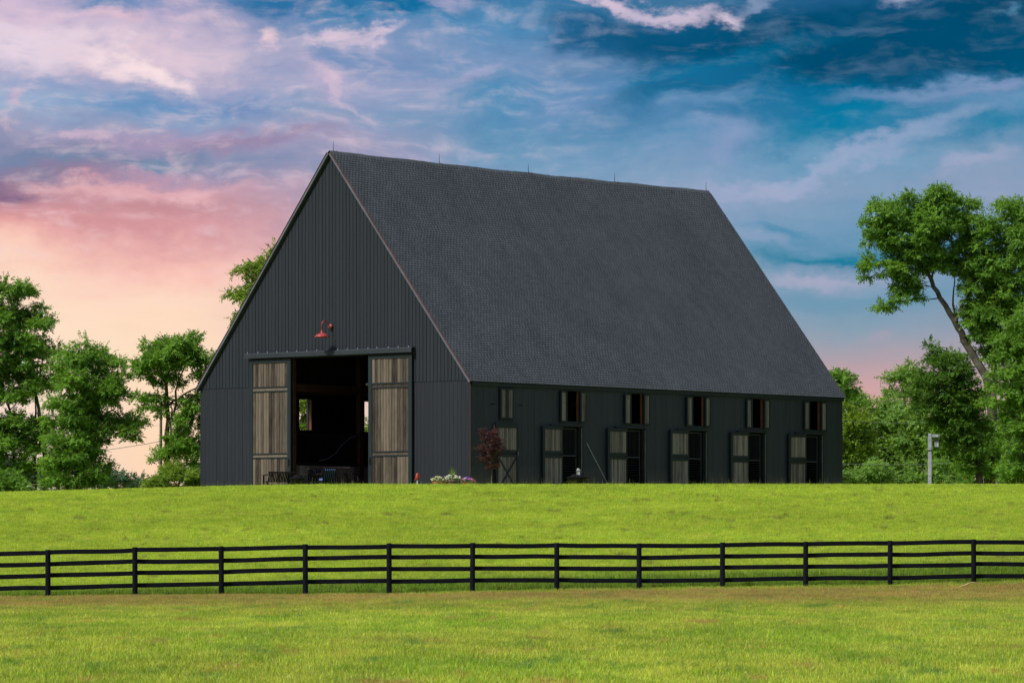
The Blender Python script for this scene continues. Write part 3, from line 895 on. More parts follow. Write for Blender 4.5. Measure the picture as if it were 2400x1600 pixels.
# rake boards and copper edge
for sg, P in ((1, PR), (-1, PL)):
    q = MB(); a0, a1 = -0.10, slope_len
    def strip(q, s0, s1, h0, h1):
        c = [P(s0, a0, h0), P(s0, a1, h0), P(s0, a1, h1), P(s0, a0, h1)]
        d = [P(s1, a0, h0), P(s1, a1, h0), P(s1, a1, h1), P(s1, a0, h1)]
        i = len(q.v); q.v += c + d
        for f in ((0, 1, 2, 3), (7, 6, 5, 4), (0, 4, 5, 1), (1, 5, 6, 2), (2, 6, 7, 3), (3, 7, 4, 0)): q.f.append(tuple(i + k for k in f))
    strip(q, -0.165, -0.132, 0.015, 0.078)
    q.build('rake_board', M['rake'], barn)
    q = MB(); strip(q, -0.175, -0.12, 0.101, 0.116)
    q.build('drip_edge', M['copper'], barn)
q = MB().box((0.0, -0.095, EAVE - 0.16), (LEN, -0.075, EAVE - 0.04))
q.build('fascia', M['trim'], barn)
# lightning rods on the ridge
for s in (0.10, 5.85, 10.95, 16.15, 21.95):
    o = empty('lightning_rod', (s, MID, RIDGE + 0.14 + sag(s))); o.parent = barn
    MB().tube([(0, 0, 0), (0, 0, 0.20), (0, 0, 0.36)], [0.012, 0.008, 0.004], 6).build('rod', M['ironwork'], o)
    MB().tube([(0.02, 0, 0.0), (0.12, 0, -0.01), (0.22, 0, 0.045)], [0.014, 0.014, 0.008], 5).build('clamp', M['steel'], o)
# copper earthing strip down the near corner
MB().box((-0.037, -0.037, 0), (-0.022, -0.022, EAVE)).build('corner_strip', M['copper'], barn)
MB().box((-0.022, -0.03, -0.3), (0.0, 0.0, EAVE)).build('corner_board', M['trim'], barn)

# --- sliding gable doors
def plank_set(mesh_cache, parent, u0, u1, z0, z1, n, off, axis, mat):
    """n separate planks filling a panel; axis 'r': panel in the gable plane, 's': in the side plane"""
    w = (u1 - u0) / n; h = z1 - z0
    key = (round(w, 3), round(h, 3), axis, mat.name)
    if key not in mesh_cache:
        g_ = 0.008
        mb = MB()
        if axis == 'r': mb.box((0, g_, 0), (0.02, w - g_, h))
        else: mb.box((g_, 0, 0), (w - g_, 0.02, h))
        mesh_cache[key] = mb.mesh('plank', mat)
    for k in range(n):
        jit = RNG.uniform(-0.004, 0.004)
        if axis == 'r': place('plank', mesh_cache[key], parent, (off + jit, u0 + k * w, z0))
        else: place('plank', mesh_cache[key], parent, (u0 + k * w, off + jit, z0))
CACHE = {}
for r0, r1 in ((2.63, 4.72), (8.57, 10.66)):
    fr = MB()
    s0, s1 = -0.150, -0.085
    fr.box((s0, r0, -0.2), (s1, r0 + 0.165, 4.84)); fr.box((s0, r1 - 0.165, -0.2), (s1, r1, 4.84))
    a, b = r0 + 0.165, r1 - 0.165
    for z0, z1 in ((-0.2, -0.05), (1.230, 1.275), (1.375, 1.420), (3.655, 3.700), (3.810, 3.855), (4.715, 4.84)):
        fr.box((s0, a, z0), (s1, b, z1))
    fr.box((s1, r0 + .02, -0.2), (s1 + 0.02, r1 - .02, 4.82))
    d = fr.build('sliding_door', M['trim'], barn)
    for z0, z1 in ((-0.05, 1.23), (1.42, 3.655), (3.855, 4.715)):
        plank_set(CACHE, d, a, b, z0, z1, 13, -0.128, 'r', M['plank'])
    for z0, z1 in ((1.275, 1.375), (3.70, 3.81)):
        q = MB().box((-0.128, a, z0), (-0.10, b, z1)); q.build('cross_plank', M['plank'], d)
    inner = r1 if r0 < 4 else r0
    hx = inner - 0.085 if r0 < 4 else inner + 0.085
    MB().box((-0.19, hx - 0.018, 0.95), (-0.15, hx + 0.018, 1.2)).build('handle', M['ironwork'], d)
tr = MB(); tr.prism([(-0.25, 4.90), (-0.25, 5.05), (-0.20, 5.085), (-0.034, 5.085), (-0.034, 5.04), (-0.19, 5.04), (-0.22, 5.02), (-0.22, 4.90)], 1, 2.56, 10.83)
track = tr.build('door_track', M['track'], barn)
bolt = MB().box((-0.018, -0.018, 0), (0.018, 0.018, 0.05)).mesh('bolt', M['steel'])
for k in range(17):
    place('bolt', bolt, track, (-0.16, 2.75 + k * 0.497 + RNG.normal(0, .02), 5.085))
# door frame behind the sliding doors
q = MB(); q.box((-0.03, DOOR0 - 0.14, -0.3), (-0.002, DOOR0, DOORH)); q.box((-0.03, DOOR1, -0.3), (-0.002, DOOR1 + 0.14, DOORH))
q.build('door_casing', M['trim'], barn)
q = MB(); q.box((0.0, DOOR1 - 0.055, -0.3), (0.13, DOOR1 - 0.002, DOORH - .01)); q.box((0.0, DOOR0 + .002, -0.3), (0.13, DOOR0 + 0.05, DOORH - .01))
q.build('door_jamb', M['beam'], barn)

# --- interior: aisle posts, beams, stall fronts, trusses
def inside_box(name, a, b, mat): return MB().box(a, b).build(name, mat, barn)
for rr in (4.66, 8.67):
    for k in range(1, 6):
        inside_box('post', (k * BAY - .10, rr - .10, 0), (k * BAY + .10, rr + .10, 7.5), M['beam'])
    inside_box('beam', (0.14, rr - .09, 3.66), (LEN - .14, rr + .09, 3.94), M['beam'])
    for k in range(6):
        x0 = k * BAY + .14; x1 = (k + 1) * BAY - .12
        out = 1 if rr > 6 else -1
        st = MB().box((x0, rr - .03, 0.02), (x1, rr + .03, 1.02)).build('stall_front', M['inside'], barn)
        if k < 2 and rr > 6:
            for j in range(14):
                w = (x1 - x0) / 14
                MB().box((0.004, -0.05, 0), (w - .004, -0.031, 0.92)).build('plank', M['plank_side'], st, (x0 + j * w, rr, 0.05))
        rl = MB(); rl.box((x0, rr - .04, 1.02), (x1, rr + .04, 1.09)); rl.box((x0, rr - .03, 2.10), (x1, rr + .03, 2.16))
        rl.build('stall_rail', M['inside'], barn)
        bars = MB()
        nb = 30
        for j in range(nb):
            x = x0 + (j + .5) * (x1 - x0) / nb
            bars.box((x - .008, rr - .008, 1.09), (x + .008, rr + .008, 2.22))
        bars.build('stall_bars', M['ironwork'], barn)
    for k in range(1, 6):
        r_out = (WID - .13) if rr > 6 else 0.13
        a, b = sorted((rr, r_out))
        inside_box('stall_partition', (k * BAY - .03, a + .1, 0), (k * BAY + .03, b, 2.2), M['inside'])
MB().tube([(3.45, 8.60, 2.12), (3.1, 8.60, 2.04), (2.6, 8.60, 1.75), (2.3, 8.60, 1.45), (1.9, 8.60, 1.25), (1.4, 8.6, 1.15)], 0.016, 6).build('swoop_rail', M['rake'], barn)
for k in range(1, 6):
    tie = MB(); tie.box((k * BAY - .08, 0.2, 3.60), (k * BAY + .08, WID - .2, 3.65)); tie.box((k * BAY - .09, 2.6, 7.0), (k * BAY + .09, WID - 2.6, 7.22))
    tie.build('tie_beam', M['inside'], barn)
pl = empty('pendant_light', (2.2, 6.9, 3.95)); pl.parent = barn
MB().tube([(0, 0, 0), (0, 0, 3.0)], 0.01, 5).build('rod', M['ironwork'], pl)
MB().lathe([(0.0, 0.05), (0.06, 0.04), (0.10, 0.0), (0.07, -0.06), (0, -0.07)], n=12).build('lamp_shade', M['lamp'], pl, smooth=True)

# --- stable doors and shutters along the side
def shutter(parent, u0, u1, z0, z1, r_face, npl):
    fr = MB(); t = 0.045
    f = 0.075
    lo, hi = r_face - t, r_face
    fr.box((u0, lo, z0), (u0 + f, hi, z1)); fr.box((u1 - f, lo, z0), (u1, hi, z1))
    fr.box((u0 + f, lo, z0), (u1 - f, hi, z0 + 0.05)); fr.box((u0 + f, lo, z1 - 0.05), (u1 - f, hi, z1))
    fr.box((u0 + .01, hi, z0 + .01), (u1 - .01, hi + .012, z1 - .01))
    o = fr.build('shutter', M['trim'], parent)
    plank_set(CACHE, o, u0 + f, u1 - f, z0 + 0.05, z1 - 0.05, npl, r_face - 0.030, 's', M['plank_side'])
    return o
for k, c in enumerate(centres):
    cw = c + 0.06
    wf = MB()       # window frame round the opening
    wf.box((cw - .415, -0.040, 2.47), (cw - .375, 0.0, 3.66)); wf.box((cw + .375, -0.040, 2.47), (cw + .415, 0.0, 3.66))
    wf.box((cw - .375, -0.040, 3.62), (cw + .375, 0.0, 3.66)); wf.box((cw - .375, -0.050, 2.47), (cw + .375, 0.0, 2.52))
    wf.build('window_frame', M['trim'], barn)
    MB().box((cw + .345, 0.0, 2.52), (cw + .374, 0.07, 3.62)).build('window_jamb', M['jamb'], barn)
    if k == 0:
        shutter(barn, cw - .37, cw - .003, 2.53, 3.61, -0.045, 3)
        shutter(barn, cw + .003, cw + .37, 2.53, 3.61, -0.045, 3)
    else:
        shutter(barn, cw - .755 + RNG.normal(0, .006), cw - .385, 2.49, 3.60, -0.075, 3)
        shutter(barn, cw + .385, cw + .755, 2.49, 3.60, -0.055, 3)
    # stable door
    if k == 0: u0, u1 = c - 0.61, c + 0.63
    else: u0, u1 = c - 1.70, c - 0.59
    lo, hi = -0.135, -0.075
    ztop_ = 2.37 if k == 0 else 2.33
    d = MB(); f1, f2 = (0.14, 0.10) if k == 0 else (0.125, 0.045)
    d.box((u0, lo, -0.2), (u0 + f1, hi, ztop_)); d.box((u1 - f2, lo, -0.2), (u1, hi, ztop_))
    a, b = u0 + f1, u1 - f2
    for z0, z1 in ((-0.2, 0.03), (1.19, 1.28), (1.35, 1.44), (2.21, ztop_)):
        d.box((a, lo, z0), (b, hi, z1))
    d.box((a, -0.10, 1.28), (b, hi, 1.35))
    d.box((u0 + .01, hi, -0.2), (u1 - .01, hi + .03, ztop_ - .02))
    door = d.build('stable_door', M['trim'], barn)
    plank_set(CACHE, door, a, b, 1.44, 2.21, 9, -0.118, 's', M['plank_side'])
    plank_set(CACHE, door, a, b, 0.03, 1.19, 9, -0.118, 's', M['plank_side'])
    if k == 0:
        br = MB()
        br.beam((a + .03, -0.131, 0.05), (b - .03, -0.131, 1.17), 0.024, 0.075, up=(0, 1, 0)) if False else None
        for (p, q, dy) in (((a + .03, 0.06), (b - .03, 1.16), -0.132), ((a + .03, 1.16), (b - .03, 0.06), -0.128)):
            dx, dz = q[0] - p[0], q[1] - p[1]; L = math.hypot(dx, dz); nx, nz = -dz / L * .036, dx / L * .036
            br.prism([(p[0] - nx, p[1] - nz), (q[0] - nx, q[1] - nz), (q[0] + nx, q[1] + nz), (p[0] + nx, p[1] + nz)], 1, dy, -0.1205) if dy > -0.130 else \
                br.prism([(p[0] - nx, p[1] - nz), (q[0] - nx, q[1] - nz), (q[0] + nx, q[1] + nz), (p[0] + nx, p[1] + nz)], 1, dy - .006, -0.1215)
        br.build('cross_brace', M['trim'], door)
        MB().box((b + .035, -0.16, 1.24), (b + .055, -0.135, 1.36)).build('latch', M['steel'], door)
    else:
        MB().box((u1 - .6, -0.10, 2.345), (c + 0.62, -0.02, 2.395)).build('door_track', M['trim'], barn)
        # sliding grille gate standing in the doorway
        g0, g1 = c - 0.57, c + 0.36
        gt = MB()
        gt.box((g0, 0.03, 0.0), (g0 + .04, 0.07, 2.28)); gt.box((g1 - .04, 0.03, 0.0), (g1, 0.07, 2.28))
        gt.box((g0 + .04, 0.03, 2.24), (g1 - .04, 0.07, 2.28)); gt.box((g0 + .04, 0.02, 1.26), (g1 - .04, 0.07, 1.31))
        gate = gt.build('grille_gate', M['track'], barn)
        bars = MB()
        for j in range(11):
            x = g0 + .10 + j * 0.075; bars.box((x - .007, 0.043, 1.31), (x + .007, 0.057, 2.24))
        for j in range(13):
            z = 0.10 + j * 0.09; bars.box((g0 + .04, 0.04, z - .006), (g1 - .04, 0.06, z + .006))
        bars.build('bars', M['trim'], gate)
        MB().box((c + 0.40, -0.02, 0), (c + 0.56, 0.11, 2.32)).build('jamb_post', M['inside'], barn)
        MB().box((c + 0.575, -0.035, 0), (c + 0.592, -0.015, 2.30)).build('edge_strip', M['steel'], barn)
        MB().box((c + 0.60, -0.045, -0.2), (c + 0.68, -0.028, 2.38)).build('door_casing', M['trim'], barn)
for s in (1.10, 2.58):
    h = MB(); h.tube([(s, -0.03, 3.03), (s, -0.12, 3.04), (s + .05, -0.17, 3.02)], [.016, .016, .022], 6); h.build('shutter_hook', M['ironwork'], barn)

# ------------------------------------------------------------------ things on and by the barn
def thing(name, loc, label, cat, group=None, rz=0.0):
    o = empty(name, loc, rz); tag(o, label, cat, group); return o

# gooseneck light over the big doors
lp = thing('barn_light', barn_pt(-0.035, 6.62, 5.95), 'red gooseneck barn light with wide shade above the big sliding doors', 'lamp', rz=BROT)
MB().lathe([(0.0, 0.02), (0.045, 0.02), (0.085, 0.055), (0.09, 0.09), (0.0, 0.10)], n=16).build('wall_plate', M['red'], lp, smooth=True).rotation_euler = (0, -math.pi / 2, 0)
arc = [(-0.08, 0, 0.0), (-0.16, 0, 0.05), (-0.24, 0, 0.13), (-0.34, 0, 0.19), (-0.43, 0, 0.19), (-0.50, 0, 0.13), (-0.52, 0, 0.03), (-0.52, 0, -0.22)]
MB().tube(arc, 0.016, 8).build('neck', M['red'], lp, smooth=True)
MB().lathe([(0.028, 0.12), (0.035, 0.02), (0.075, -0.015), (0.19, -0.055), (0.235, -0.10), (0.28, -0.155), (0.27, -0.16), (0.22, -0.10), (0.0, -0.05)], (-0.52, 0, -0.25), 28).build('lamp_shade', M['red'], lp, smooth=True)

# leaning pole
p0 = barn_pt(7.36, -0.42, 0.0); p1 = barn_pt(6.36, -0.03, 1.76)
o = thing('leaning_rod', p0, 'thin grey metal rod leaning on the black side wall between two open stable doors', 'rod')
MB().tube([(0, 0, -.05), tuple(p1 - p0)], 0.014, 6).build('rod', M['steel'], o)

# water hydrant by the right sliding door
b = at(978, 1132, 141.8); b.z = float(H(b.x, b.y))
hy = thing('yard_hydrant', b, 'red headed yard hydrant on a white pipe beside the right sliding door', 'hydrant')
MB().tube([(0, 0, -.1), (0, 0, 0.36)], 0.024, 8).build('pipe', M['white'], hy)
hh = 0.36
MB().lathe([(0.0, 0), (0.035, 0.0), (0.055, .03), (0.062, .10), (0.055, .17), (0.035, .23), (0.0, .25)], (0, 0, hh), 12).build('head', M['rust_red'], hy, smooth=True)
MB().tube([(0, -0.02, hh + .06), (-0.07, -0.04, hh + .05), (-0.085, -0.04, hh - .01)], [.022, .020, .018], 7).build('spout', M['rust_red'], hy)
MB().beam((0.02, 0, hh + .24), (0.09, 0, hh + .10), 0.02, 0.02).build('handle', M['rust_red'], hy)

# flower planters at the near corner
def flowers(parent, cx, n, rad, h0, h1, cols, seed):
    rg = np.random.default_rng(seed)
    lv = MB()
    for k in range(90):
        a = rg.uniform(0, 6.283); r = rad * math.sqrt(rg.uniform()) * 1.05
        z = h0 + rg.uniform(-.02, .7) * (h1 - h0); d = rg.normal(0, 1, 3); d /= np.linalg.norm(d); e = np.cross(d, rg.normal(0, 1, 3)); e /= np.linalg.norm(e)
        p = np.array([r * math.cos(a), r * math.sin(a), z])
        lv.poly([p - e * .014, p + d * .04, p + e * .014, p - d * .04])
    lv.build('leaves', M['leaf_bright'], parent)
    for m, share in cols:
        fl_ = MB()
        for k in range(int(n * share)):
            a = rg.uniform(0, 6.283); r = rad * math.sqrt(rg.uniform()) * 1.1
            z = h1 - (h1 - h0) * .5 * (r / rad) ** 2 + rg.normal(0, .02)
            c = (r * math.cos(a), r * math.sin(a), z); s = rg.uniform(.020, .034)
            fl_.lathe([(0.001, s * .6), (s, s * .25), (s * .9, -s * .2), (0.001, -s * .4)], c, 6)
        fl_.build('blossoms', M[m], parent)
def barrel(px, py, D, rad, hgt, mat, label, cols, seed, hoop=True):
    b = at(px, py, D); b.z = float(H(b.x, b.y))
    t = thing('flower_planter', b, label, 'planter', 'flower planters at the near corner of the barn')
    pr = [(rad * .80, 0.0), (rad * .92, hgt * .4), (rad, hgt * .9), (rad, hgt), (rad * .9, hgt), (rad * .86, hgt * .85), (0.0, hgt * .85)]
    MB().lathe(pr, n=18).build('tub', mat, t, smooth=False)
    if hoop:
        for z in (.22, .72): MB().lathe([(rad * (.855 + z * .14), hgt * z), (rad * (.875 + z * .14) + .004, hgt * z), (rad * (.885 + z * .14) + .004, hgt * z + .03), (rad * .8, hgt * z + .03)], n=18).build('hoop', M['ironwork'] if mat is M['barrel'] else mat, t)
    flowers(t, 0, 60, rad * 1.1, hgt * .9, hgt + .17, cols, seed)
    return t
barrel(1030, 1133, 141.2, 0.25, 0.30, M['barrel_warm'], 'low brown tub of yellow and white flowers, leftmost planter at the barn corner', [('petal_cream', .5), ('petal_white', .25)], 5)
t = barrel(1061, 1133, 141.3, 0.24, 0.37, M['barrel'], 'half barrel of white flowers with tall green spikes, between two brown tubs', [('petal_white', 1.0)], 6)
sp = MB()
for k in range(26):
    a = RNG.uniform(0, 6.283); L = RNG.uniform(.30, .52); ln = RNG.uniform(.02, .20)
    d = Vector((math.cos(a) * ln, math.sin(a) * ln, L)); s = Vector((-math.sin(a), math.cos(a), 0)) * .009
    b0 = Vector((RNG.normal(0, .015), RNG.normal(0, .015), 0.34))
    sp.poly([b0 - s, b0 + s, b0 + d * .6 + s * .8, b0 + d, b0 + d * .6 - s * .8])
sp.build('spike_leaves', M['leaf_bright'], t)
barrel(1095, 1132, 141.4, 0.24, 0.27, M['barrel_warm'], 'small tub of purple, red and white petunias at the barn corner', [('petal_purple', .5), ('petal_red', .35), ('petal_white', .35)], 7)

# garden chairs round the fire pit in front of the left sliding door
def chair(px, D, rz, w, label, back=0.80, seat=0.40, mat='chair', nsl=8, cushions=False, name='garden_chair', cat='chair', group='dark slatted chairs by the big doors'):
    b = at(px, 1130, D); b.z = float(H(b.x, b.y))
    t = thing(name, b, label, cat, group, rz)
    m = M[mat]
    # the chair faces +y; its back leans to -y
    yb0, yb1 = -0.22, -0.42
    for k in range(nsl):
        x = -w / 2 + .05 + k * (w - .10) / (nsl - 1)
        MB().beam((x, yb0, seat - .02), (x, yb1, back - .04), 0.040, 0.016, up=(0, 1, 0)).build('back_slat', m, t)
    MB().beam((-w / 2, yb1, back - .02), (w / 2, yb1, back - .02), 0.03, 0.055).build('top_rail', M['chair_worn'], t)
    ns = 6
    for k in range(ns):
        y = yb0 + .03 + k * 0.46 / ns
        MB().box((-w / 2, y, seat - .02), (w / 2, y + .06, seat)).build('seat_slat', m, t)
    for sx in (-1, 1):
        x = sx * (w / 2 - .02)
        MB().beam((x, 0.24, -.02), (x, 0.24, seat + .20), 0.05, 0.05).build('leg', m, t)
        MB().beam((x, -0.36, -.02), (x, -0.20, seat), 0.05, 0.05).build('leg', m, t)
        MB().beam((x, yb1 - .0 + .09, seat + .24), (x, 0.30, seat + .22), 0.07, 0.03).build('arm', M['chair_worn'], t)
    if cushions:
        MB().box((-w / 2 + .04, -0.17, seat), (w / 2 - .04, 0.24, seat + .07)).build('seat_cushion', M['cloth'], t)
        MB().beam((0, -0.195, seat + .06), (0, -0.36, back - .08), w - .12, 0.06, up=(0, 1, 0)).build('back_cushion', M['cloth'], t)
    return t
R = math.radians
chair(652, 145.6, R(20), 0.98, 'dark slatted two seat bench with its back turned, leftmost seat before the big doors', nsl=16, back=.74, name='garden_bench', cat='bench')
chair(727, 145.6, R(28), 0.50, 'dark slatted chair with its back turned, next right of the fire pit', back=.86, nsl=7)
chair(752, 146.8, R(-60), 0.50, 'slatted chair with bright blue cushions seen from its side', back=.86, nsl=7, cushions=True)
chair(766, 145.0, R(20), 0.52, 'slatted chair with a blue cushion showing between its back slats', back=.86, nsl=7, cushions=True)
chair(797, 145.6, R(-24), 0.52, 'brown black slatted chair turned left, second from the right end', back=.88, nsl=7, mat='chair_worn')
chair(819, 145.8, R(-24), 0.50, 'dark slatted chair at the right end of the seating group', back=.88, nsl=7, mat='chair_worn')

def fire_pit(px, D, rad, label, zc=0.0):
    b = at(px, 1130, D); b.z = float(H(b.x, b.y)) + zc
    t = thing('fire_pit', b, label, 'fire pit')
    MB().lathe([(0.0, .12), (rad * .55, .14), (rad * .85, .26), (rad * .88, .30)], n=20).build('bowl', M['ironwork'], t, smooth=True)
    MB().lathe([(rad * .86, .30), (rad * 1.02, .30), (rad * 1.03, .325), (rad * .86, .33)], n=20).build('rim', M['chair'], t)
    MB().lathe([(rad * .86, .33), (rad * .30, .445), (rad * .04, .455), (0.0, .455)], n=20).build('lid', M['chair'], t)
    for k in range(4):
        a = k * math.pi / 2 + .6
        MB().beam((math.cos(a) * rad * .9, math.sin(a) * rad * .9, -.05), (math.cos(a) * rad * .9, math.sin(a) * rad * .9, .31), .04, .04).build('leg', M['ironwork'], t)
    for k in range(8):
        a = k * math.pi / 4 + .3
        MB().beam((math.cos(a) * rad * .86, math.sin(a) * rad * .86, .335), (math.cos(a) * rad * .1, math.sin(a) * rad * .1, .462), .014, .010).build('lid_rib', M['chair_worn'], t)
    return t
fire_pit(697, 144.6, 0.28, 'small dark fire pit with a pointed lid between the slatted bench and chairs', .16)
fp = fire_pit(1354, 143.2, 0.42, 'wide black fire pit with sloping lid in front of the first open stable door', .15)
# second ring: low dark bench board beside it
b = fp.location
q = thing('lantern', Vector((b.x + 0.02, b.y - 0.12, b.z + 0.40)), 'small pale lantern standing on the lid of the black fire pit', 'lantern')
MB().box((-.065, -.065, 0), (.065, .065, .025)).build('base', M['steel'], q)
MB().box((-.045, -.045, .025), (.045, .045, .15)).build('glass', M['frosted'], q)
for sx in (-1, 1):
    for sy in (-1, 1): MB().box((sx * .055 - .008, sy * .055 - .008, .025), (sx * .055 + .008, sy * .055 + .008, .16)).build('corner_bar', M['steel'], q)
MB().box((-.07, -.07, .16), (.07, .07, .185)).build('cap', M['frosted'], q)
MB().lathe([(.052, .185), (.048, .235), (0.0, .24)], n=10).build('chimney', M['frosted'], q)

# lamp post on the right
D = 148.0
b = at(2179, 1134, D); b.z = float(H(b.x, b.y)); zt_ = at(2179, 1016, D).z - b.z
lpst = thing('lamp_post', b, 'square whitewashed timber post carrying a hanging lantern on the right', 'lamp post')
MB().box((-.058, -.058, -.2), (.058, .058, zt_)).build('post', M['post_wood'], lpst)
MB().box((.058, -.045, zt_ - .12), (.34, .045, zt_ - .02)).build('arm', M['post_wood'], lpst)
zb = at(2179, 1055, D).z - b.z
MB().box((-.064, -.064, zb - .03), (.064, .064, zb + .015)).build('strap', M['ironwork'], lpst)
MB().box((-.14, -.03, zt_ - .09), (-.058, .03, zt_ - .03)).build('arm_stub', M['ironwork'], lpst)
MB().box((.060, -.048, zt_ - .125), (.072, .048, zt_ - .015)).build('arm_clip', M['ironwork'], lpst)
MB().box((.305, -.048, zt_ - .125), (.32, .048, zt_ - .015)).build('arm_clip', M['ironwork'], lpst)
q = thing('hanging_lantern', b + Vector((.235, 0, zt_ - .52)), 'black hanging lantern with frosted panes under the arm of the white post', 'lantern')
MB().tube([(0, 0, .40), (0, 0, .30)], .012, 6).build('hook', M['ironwork'], q)
MB().lathe([(0.0, .335), (.05, .32), (.165, .265), (.165, .255), (0, .26)], n=4).build('roof', M['ironwork'], q).rotation_euler = (0, 0, R(45))
MB().box((-.085, -.085, .04), (.085, .085, .255)).build('glass', M['frosted'], q)
MB().box((-.10, -.10, .0), (.10, .10, .04)).build('base', M['ironwork'], q)
for sx in (-1, 1):
    for sy in (-1, 1): MB().box((sx * .09 - .009, sy * .09 - .009, .04), (sx * .09 + .009, sy * .09 + .009, .255)).build('corner_bar', M['ironwork'], q)
MB().box((-.024, -.094, .04), (-.012, -.086, .255)).build('glazing_bar', M['ironwork'], q)

# rock by the left corner, stick at the fence
b = at(464, 1133, 149.5); b.z = float(H(b.x, b.y))
rk = MB(); n = 9
for i_, (sz, off) in enumerate(((.20, 0), (.13, .2))):
    rk.lathe([(0.001, .20 * sz * 5 * .9), (sz * .7, .17 * sz * 5 * .8), (sz, .06), (sz * .9, -.1)], (off, 0, 0), 9)
o = rk.build('rock', M['rock'], None, b); o.scale = (1, 1, 1.25)
tag(o, 'pair of grey field stones at the far left corner of the barn', 'rock')
b = at(2272, 1385, 118.4)
stk = MB()
pp = [at(x, y, 118.2) for x, y in ((2233, 1374), (2245, 1377), (2262, 1371), (2277, 1364), (2300, 1366))]
org2 = pp[0]
stk.tube([p - org2 for p in pp], [.020, .030, .026, .020, .008], 6); stk.tube([pp[1] - org2, at(2256, 1374, 118.2) - org2, at(2236, 1386 - 8, 118.1) - org2], [.014, .010, .004], 5)
o = stk.build('fallen_branch', M['stick'], None, org2)
tag(o, 'dry forked branch lying in the grass at a fence post on the right', 'branch')

# utility pole and wires
D = 185.0
b = at(377, 1130, D); top = at(377, 935, D)
up_ = thing('utility_pole', (b.x, b.y, float(H(b.x, b.y))), 'brown wooden utility pole partly hidden by the slim tree on the left', 'pole')
hgt = top.z - up_.location.z
MB().tube([(0, 0, -.3), (0, 0, hgt)], [.075, .060], 9).build('pole', M['pole_wood'], up_)
MB().box((-.42, -.04, hgt - .16), (.42, .04, hgt - .08)).build('cross_arm', M['pole_wood'], up_)
for x in (-.36, .36): MB().lathe([(.03, 0), (.035, .05), (.015, .10), (0, .10)], (x, 0, hgt - .08), 8).build('insulator', M['steel'], up_)
def wire(pts, label, r=0.011):
    P_ = [at(*p) for p in pts]; o_ = MB().tube([p - P_[0] for p in P_], r, 4).build('overhead_wire', M['wire'], None, P_[0])
    tag(o_, label, 'wire', 'overhead wires behind the barn'); return o_
wire([(-200, 1108, 172), (100, 1076, 178), (251, 1054, 182), (344, 1040, 184), (378, 1033, 185)], 'lower dark wire running left from the utility pole', .013)
wire([(-200, 1060, 172), (100, 1025, 178), (251, 1006, 182), (344, 999, 184), (378, 996, 185)], 'thin upper wire running left from the utility pole', .006)
wire([(1900, 1083, 182), (1975, 1087, 182), (2150, 1088, 182), (2300, 1082, 182), (2500, 1070, 182)], 'lower pale wire crossing the trees right of the barn', .006)
wire([(1900, 986, 182), (1975, 988, 182), (2100, 991, 182), (2200, 988, 182), (2500, 970, 182)], 'upper pale wire crossing the trees right of the barn', .004)

# ------------------------------------------------------------------ trees
def inside(poly, x, y):
    c = False; n = len(poly); j = n - 1
    for i in range(n):
        xi, yi = poly[i]; xj, yj = poly[j]
        if (yi > y) != (yj > y) and x < (xj - xi) * (y - yi) / (yj - yi) + xi: c = not c
        j = i
    return c
def edge_dist(poly, x, y):
    d = 1e9
    for i in range(len(poly)):
        x0, y0 = poly[i]; x1, y1 = poly[(i + 1) % len(poly)]
        dx, dy = x1 - x0, y1 - y0
        t = max(0, min(1, ((x - x0) * dx + (y - y0) * dy) / (dx * dx + dy * dy + 1e-9)))
        d = min(d, math.hypot(x - x0 - t * dx, y - y0 - t * dy))
    return d

from mathutils import noise as mnoise
def sample_clumps(polys, D, spacing, rg, cap=400, depth=0.85, holes=0.0, seed=0, emin=0.0):
    """clump centres filling the crown whose outline is given; depth follows the distance to the outline"""
    pts = []
    m = F / D
    for poly in polys:
        xs_ = [p[0] for p in poly]; ys_ = [p[1] for p in poly]
        tries = 0; fails = 0
        got = []
        while fails < 260 and len(got) < cap:
            x = rg.uniform(min(xs_), max(xs_)); y = rg.uniform(min(ys_), max(ys_))
            if not inside(poly, x, y): continue
            e = edge_dist(poly, x, y) / m
            if e < emin and rg.uniform() < .85: fails += 0.3; continue
            th = depth * math.sqrt(max(0.0, e)) * 1.25 + 0.1
            c = at(x, y, D); c.y += rg.uniform(-1, 1) * th
            if holes and mnoise.noise(Vector((c.x * 1.0, c.y * .4, c.z * 1.15)) + Vector((seed * 1.7, 0, 0))) < -0.42 + holes: fails += 0.2; continue
            if any((c - q[0]).length < spacing for q in got): fails += 1; continue
            got.append((c, e))
        pts += got
    return pts

